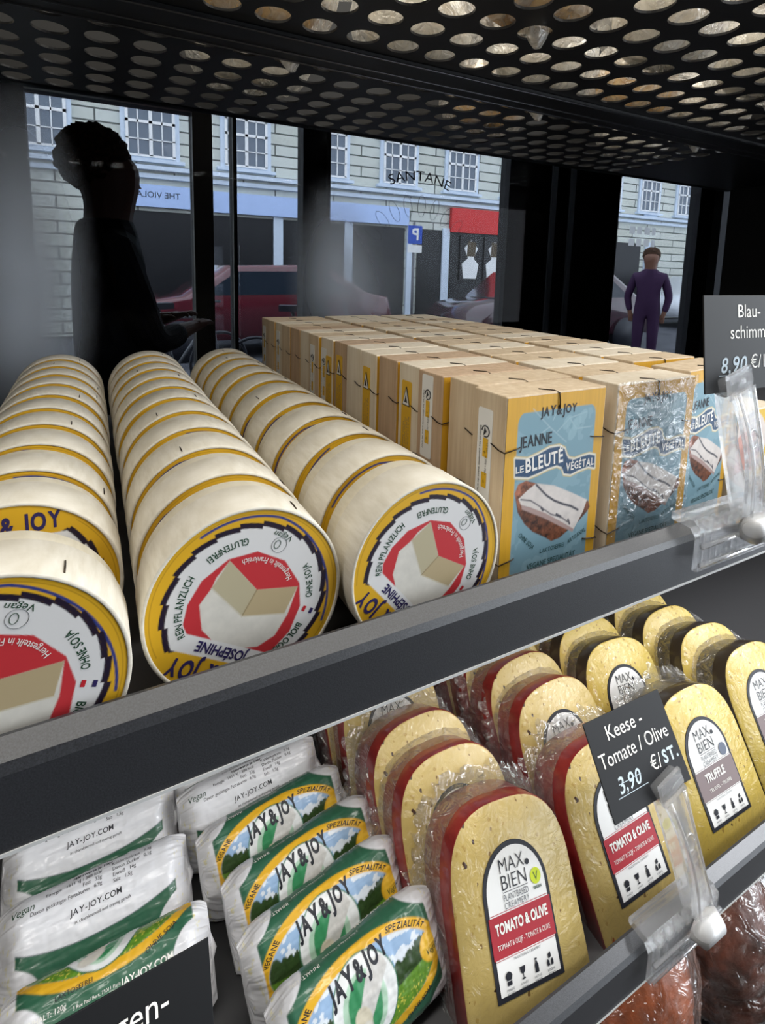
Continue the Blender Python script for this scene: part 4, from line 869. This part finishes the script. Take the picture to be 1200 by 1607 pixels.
def slab_label(kind):
    b = MB(); F = lambda o: (lambda x, y: np.stack([x, np.full_like(x, -o), y], -1))
    bm_ = {'tomato': 'ink', 'truffle': 'ink'}[kind]; band = {'tomato': 'band_red', 'truffle': 'band_mauve'}[kind]
    b.prism(lab_out(0), F(.0005), F(.0001), bm_); b.poly(lab_out(.0027), F(.0007), 'white'); w = .0241
    b.poly([(-w - .0012, .0368), (w + .0012, .0368), (w + .0012, .0575), (-w - .0012, .0575)], F(.0008), band)
    for y_ in (.0360, .0583): b.poly([(-w, y_), (w, y_), (w, y_ + .0003), (-w, y_ + .0003)], F(.0009), band)
    f = F(.00105); T = lambda s, h, x, y, wd, mm, **k: b.text(s, h, f, mm, x, y, fit=wd, **k)
    T('MAX', .0082, -.001, .0778, .0205, 'ink', bold=-.012); T('BIEN', .0082, -.001, .0688, .0205, 'ink', bold=-.012); b.poly([(.0118 + .0017 * math.cos(a), .0790 + .0017 * math.sin(a)) for a in np.linspace(0, 2 * PI, 16, endpoint=False)], f, 'ink')
    b.poly([(-.0112, .0676), (.0095, .0676), (.0095, .0679), (-.0112, .0679)], f, 'ink'); T('PLANTBASED', .0036, -.001, .0632, .0205, 'greyink'); T('CREAMERY', .0034, -.001, .0592, .0205, 'greyink', space=1.2)
    if kind == 'tomato':
        b.poly([(.0168 + .0044 * math.cos(a), .0700 + .0044 * math.sin(a)) for a in np.linspace(0, 2 * PI, 24, endpoint=False)], f, 'lightgreen'); T('V', .0048, .0168, .0676, .0044, 'greenink', bold=.03); T('VEGAN', .0016, .0168, .0632, .007, 'greenink', bold=.03)
        T('TOMATO & OLIVE', .0056, 0, .0483, .043, 'whiteink', bold=.035); T('TOMAAT & OLIJF - TOMATE & OLIVE', .0027, 0, .0410, .043, 'whiteink')
    else:
        b.poly([(.0175 + .0048 * math.cos(a), .0640 + .0048 * math.sin(a)) for a in np.linspace(0, 2 * PI, 24, endpoint=False)], f, 'slate'); T('TRUFFLE', .0062, -.002, .0480, .026, 'whiteink', bold=.03); T('TRUFFEL - TRUFFE', .0026, 0, .0410, .030, 'whiteink')
    T('TRADITIONAL CREAMERY', .0013, 0, .0340, .022, 'greyink')
    for i, x_ in enumerate((-.0165, -.0055, .0055, .0165)):
        q = lambda p: b.poly([(x_ + u, .0265 + v) for u, v in p], f, 'ink')
        if i == 0: q([(-.0018, -.003), (.0018, -.003), (.0018, -.001), (-.0018, -.001)]); q([(-.0018, -.0006), (.0018, -.0006), (.0027, .0016), (.0016, .003), (0, .0036), (-.0016, .003), (-.0027, .0016)])
        if i == 1: q([(-.0022, .003), (-.0016, .0003), (0, -.0008), (.0016, .0003), (.0022, .003)]); q([(-.0003, -.0025), (.0003, -.0025), (.0003, -.0005), (-.0003, -.0005)]); q([(-.0014, -.0032), (.0014, -.0032), (.0012, -.0025), (-.0012, -.0025)])
        if i == 2: q([(-.0014, -.0032), (.0014, -.0032), (.0014, .0006), (.0006, .0018), (.0006, .0026), (-.0006, .0026), (-.0006, .0018), (-.0014, .0006)]); q([(-.0009, .0029), (.0009, .0029), (.0009, .0038), (-.0009, .0038)])
        if i == 3: q([(-.0024, -.003), (-.0004, -.003), (-.0008, -.0004), (-.002, .0004), (-.0026, -.0012)]); q([(.0004, -.003), (.0024, -.003), (.0026, -.0012), (.002, .0004), (.0008, -.0004)]); q([(-.0008, .0002), (.0014, .0012), (.001, .0036), (-.0012, .0026)])
        for r_ in (0, 1): T(('MADE', 'AWARD', 'LACTOSE', '100%')[i] if r_ == 0 else ('BY CHEFS', 'WINNING', 'FREE', 'VEGAN')[i], .0012, x_, .0210 - r_ * .0019, .0058, 'greyink')
    return b
M['band_red'] = mat('band_red', rgb(170, 40, 52), 0.5); M['band_mauve'] = mat('band_mauve', rgb(128, 112, 112), 0.5); M['slate'] = mat('slate_ink', rgb(96, 104, 122), 0.5)
def make_slab(kind):
    t = thing('cheese_slab', 'x', 'cheese'); out = slab_out()
    P = lambda o, y: np.stack([o[:, 0], np.full(len(o), y), o[:, 1]], -1)
    b = MB(); b.rings([P(slab_out(.0016), 0), P(slab_out(.0007), .0006)], 'cheese_' + kind, cap1=False); b.build('cheese', t)
    b = MB(); b.rings([P(slab_out(.0007), .0006), P(slab_out(0), .002), P(slab_out(0), STH - .002), P(slab_out(.001), STH)], 'rind_red' if kind == 'tomato' else 'rind_grey', cap0=False); b.build('rind', t)
    slab_label(kind).build('label', t)
    r = random.Random(5 if kind == 'tomato' else 9); n = len(out); cen = np.array([0, .055])
    fine = np.array([out[i] + (out[(i + 1) % n] - out[i]) * q for i in range(n) for q in (np.linspace(0, 1, 26, endpoint=False) if i in (0,) else np.linspace(0, 1, 14, endpoint=False) if i in (1, n - 2, n - 1) else (0, .34, .67))])
    R = []
    for k, (ex, yy) in enumerate(((.0006, STH * .35), (.0030, STH * .62), (.0055, STH * .82), (.0085, STH * .92), (.0120, STH * .98))):
        o = fine.copy(); d = fine - cen; d /= np.linalg.norm(d, axis=1)[:, None]; nn = len(fine); wv = np.array([r.uniform(-1, 1) for _ in range(nn)])
        wv = (wv + np.roll(wv, 1)) * .5
        o = fine + d * (ex * (1 + .45 * wv[:, None])); o[:, 1] = np.maximum(o[:, 1], .0003)
        R.append(np.stack([o[:, 0], yy + wv * .0024 * k * .6, o[:, 1]], -1))
    b = MB(); b.rings(R, 'film', cap0=False, cap1=False); b.build('film_seam', t)
    return t
PT, PU = make_slab('tomato'), make_slab('truffle'); used = set()
SL = [('A', 'tomato', [(.0735, .0150, -.09, -.045), (.071, .066, -.02, 0), (.070, .1045, 0, .02), (.0675, .1700, -.045, -.04), (.067, .2085, 0, 0)]),
      ('B', 'tomato', [(.1950, .0180, .06, -.07), (.2040, .0830, .01, .02), (.203, .1210, 0, .04), (.200, .1590, -.02, 0), (.198, .197, 0, 0)]),
      ('C', 'truffle', [(.3110, .0200, .02, -.04), (.2990, .0980, -.065, -.03), (.305, .134, 0, .02), (.300, .172, 0, 0)]),
      ('D', 'truffle', [(.4250, .0300, 0, -.03), (.4120, .0700, -.03, -.05), (.405, .1085, 0, -.02), (.408, .1470, .02, 0)])]
NMS = {'A': 'red-rinded tomato cheese slab, %s in the file beside the logs', 'B': 'red-rinded tomato cheese slab, %s in the file behind the Keese card', 'C': 'yellow truffle cheese slab, %s in the file right of the Keese card', 'D': 'yellow cheese slab, %s in the file farthest right'}
for nm, kind, ps_ in SL:
    for i, (X, y, psi, th_) in enumerate(ps_):
        src = PT if kind == 'tomato' else PU; lab = NMS[nm] % ('frontmost' if i == 0 else ORD[i] + ' from front')
        if kind in used: o = dup(src, (0, 0, 0), (0, 0, 0), lab, 'film packed cheese slabs')
        else: o = src; o['label'] = lab; o['group'] = 'film packed cheese slabs'; used.add(kind)
        o.location = (X, y, ZL + .003); o.rotation_mode = 'XYZ'
        mt = Matrix.Rotation(th_, 4, 'Z') @ Matrix.Rotation(-.55, 4, 'X') @ Matrix.Rotation(-psi, 4, 'Y')
        o.rotation_euler = mt.to_euler()
        if i == 0: o.scale.y = 1.35

# ------------------------------------------------------------------ price cards in clear clips
def card(label, X, y, z, W, H, lean, yw, rl, texts):
    t = thing('price_card', label, 'price card', (X, y, z)); t.rotation_euler = (Matrix.Rotation(yw, 4, 'Z') @ Matrix.Rotation(-lean, 4, 'X') @ Matrix.Rotation(-rl, 4, 'Y')).to_euler()
    b = MB(); b.box((-W / 2, 0, 0), (W / 2, .0009, H), 'card'); b.build('board', t, bevel=.0003)
    b = MB(); f = flat(.0002)
    for s, h, u, v, mm, k in texts:
        if s == '_': b.poly([(u, v), (u + h, v), (u + h, v + .0004), (u, v + .0004)], f, mm)
        else: b.text(s, h, f, mm, u, v, **k)
    b.build('lettering', t); return t
def clip(label, x, z, top):
    t = thing('card_clip', label, 'clip', (x, 0, z))
    W = .075; pr = [(-.0065, -.021), (-.0065, .006), (-.002, .0098), (.0125, .0100), (.0125, .0062), (.0108, .0050), (.0000, .0045), (-.0035, .0), (-.0035, -.021)]
    b = MB(); b.rings([np.array([(x_, y_ - .0006, z_) for y_, z_ in pr]) for x_ in (0, W)][::-1], 'clear', smooth=False)
    for q in (.004, .012, .060, .068): b.box((q, -.0085, -.018), (q + .002, -.0068, .004), 'clear')
    for q in np.linspace(.018, .056, 8): b.box((q, -.0092, -.019), (q + .0022, -.0068, -.006 - .006 * ((q * 1000) % 2)), 'clear')
    for q in np.linspace(.006, .066, 7): b.box((q, -.0078, .0045), (q + .006, -.003, .0112), 'clear')
    b.tube([(0, -.0088, -.004), (W, -.0088, -.004)], .0016, 'clear', 8); b.tube([(0, -.0088, -.016), (W, -.0088, -.016)], .0016, 'clear', 8); b.build('base', t)
    tv = Vector(top); bs = Vector((.052, -.004, .009)); d = tv - bs; L = d.length; zq = d.normalized(); xq = Vector((1, 0, 0)); xq = (xq - zq * xq.dot(zq)).normalized(); yq = zq.cross(xq)
    X4 = Matrix((( *xq, 0), (*yq, 0), (*zq, 0), (0, 0, 0, 1))).transposed(); X4.translation = bs
    b = MB()
    for sgn in (-1, 1):
        R = []
        for k in np.linspace(0, 1, 12):
            w = .0105 - .0035 * math.sin(PI * k) + .001 * k; off = sgn * (.0035 + .0035 * math.sin(PI * k * .9)) - .001; th_ = .0012
            R.append(np.array([tuple(X4 @ Vector(p)) for p in ((-w, off - th_, k * L), (w, off - th_, k * L), (w, off + th_, k * L), (-w, off + th_, k * L))]))
        b.rings(R, 'clear', smooth=False)
        if sgn < 0:
            b.tube([tuple(X4 @ Vector((-.0075 + .0025 * math.sin(PI * q), -.0075 - .003 * math.sin(PI * q), q * L))) for q in np.linspace(0, 1, 12)], .0011, 'clear', 6); b.tube([tuple(X4 @ Vector((.0075 - .0025 * math.sin(PI * q), -.0075 - .003 * math.sin(PI * q), q * L))) for q in np.linspace(0, 1, 12)], .0011, 'clear', 6); b.tube([tuple(X4 @ Vector((.0045 * math.cos(q), -.0085, L * .62 + .006 * math.sin(q)))) for q in np.linspace(0, 2 * PI, 17)], .0009, 'clear', 6)
            for k in (.12, .19, .26, .40, .47): b.box((-.005, -.0066, k * L), (.005, -.0052, k * L + .0015), 'clear', X4)
    b.build('arm', t)
    b = MB(); b.rings([np.array([tuple(X4 @ Vector((xx, .0 + .0062 * math.cos(a), L + .004 + .0055 * math.sin(a)))) for a in np.linspace(0, 2 * PI, 14, endpoint=False)]) for xx in (-.0115, .0115)], 'clear'); b.box((-.0115, -.0055, L - .003), (.0115, -.0030, L + .0125), 'clear', X4); b.build('jaw', t)
    b = MB(); b.tube([(.052 - .009, -.0085, -.001), (.052 - .008, -.0125, -.001), (.052 + .008, -.0125, -.001), (.052 + .009, -.0085, -.001)], [.007, .0085, .0085, .007], 'frost', 16); b.build('pivot', t)
    return t
card('black price card reading Keese Tomate Olive in a clear clip on the lower shelf', .1690, .012, -.1770, .0794, .0573, .6085, -.0096, -.015,
     [('Keese -', .0088, -.004, .0425, 'whiteink', {}), ('Tomate / Olive', .0088, -.001, .0290, 'whiteink', {'fit': .070}), ('€/', .0085, .013, .0150, 'whiteink', {}), ('3,90', .0085, -.016, .0130, 'chalk', {'bold': .012, 'jit': .08, 'slant': .2}), ('ST.', .0078, .0285, .0155, 'chalk', {'bold': .03, 'jit': .08}), ('_', .030, -.030, .0108, 'chalk', {}), ('_', .022, -.026, .0175, 'chalk', {})])
clip('clear acrylic card clip on the lower shelf lip holding the Keese card', .1525, ZL + .0282, (.030, .0125, .0965))
card('black price card reading Blauschimmel at the right edge above the square boxes', .2000, .000, .1148, .0820, .0592, .1226, -.0491, .0028,
     [('Blau-', .0084, .0025, .0455, 'whiteink', {}), ('schimmel', .0084, .005, .0325, 'whiteink', {}), ('8,90', .0095, -.014, .0120, 'chalk', {'bold': .012, 'jit': .08, 'slant': .2}), ('€/100g', .0085, .020, .0135, 'whiteink', {}), ('_', .026, -.028, .0100, 'chalk', {})])
clip('clear acrylic card clip on the upper shelf lip holding the Blauschimmel card', .1540, .0282, (.030, .0, .0885))
card('black price card lettered en- at the bottom left in front of the logs', -.1625, .032, -.2140, .0800, .0580, .54, .155, -.11, [('Ziegen-', .0105, -.003, .0392, 'whiteink', {})])

# ------------------------------------------------------------------ brown goods in clear bags on the bottom shelf
M['brownfood'] = mat('brown_food', rgb(150, 84, 44), 0.4, coat=.3); add_noise(M['brownfood'], rgb(56, 22, 12), rgb(176, 88, 36), (26, 26, 26), 5, .3, .7, .8, .006)
M['meatfood'] = mat('dark_brown_food', rgb(96, 58, 44), 0.4, coat=.3); add_noise(M['meatfood'], rgb(30, 16, 14), rgb(120, 66, 48), (26, 26, 26), 5, .3, .7, .8, .006)
M['foodbag'] = film_mat('food_bag_film', (.6, .5, .45), .24, .1, 45, 1.0, .2)
for i, (X, y, h, w, mm, lab) in enumerate(((.120, .085, .205, .066, 'brownfood', 'clear bag of orange brown food below the lower shelf, left of three'), (.275, .080, .195, .066, 'brownfood', 'clear bag of orange brown food below the lower shelf, middle of three'), (.428, .080, .170, .064, 'meatfood', 'clear bag of dark brown food below the lower shelf, right of three'))):
    t = thing('food_bag', lab, 'food bag', (X, y, -.60), (0, 0, .1 * i - .1))
    for nm, k, mq in (('contents', .93, mm), ('bag', 1.0, 'foodbag')):
        U, V = np.meshgrid(np.linspace(0, 2 * PI, 72, endpoint=False), np.linspace(0, 1, 60), indexing='ij')
        prof = np.clip(V * 9, 0, 1) ** .5 * (1 - np.clip((V - .55) / .45, 0, 1) ** 2 * (.55 if nm == 'bag' else .8)); nz = fbm(U * 4 / PI * 2 + 7 * i, V * 7, 40 + i) - .5; nz2 = fbm(U * 5, V * 22, 44 + i) - .5
        k2 = k * (1 + .22 * nz + (.10 * nz2 if nm == 'bag' else .04 * nz2)); z = .001 + h * (V if nm == 'bag' else V * .86)
        b = MB(); b.grid(np.stack([w * prof * k2 * np.cos(U), .055 * prof * k2 * np.sin(U), z], -1), mq, wrapu=True); b.build(nm, t)
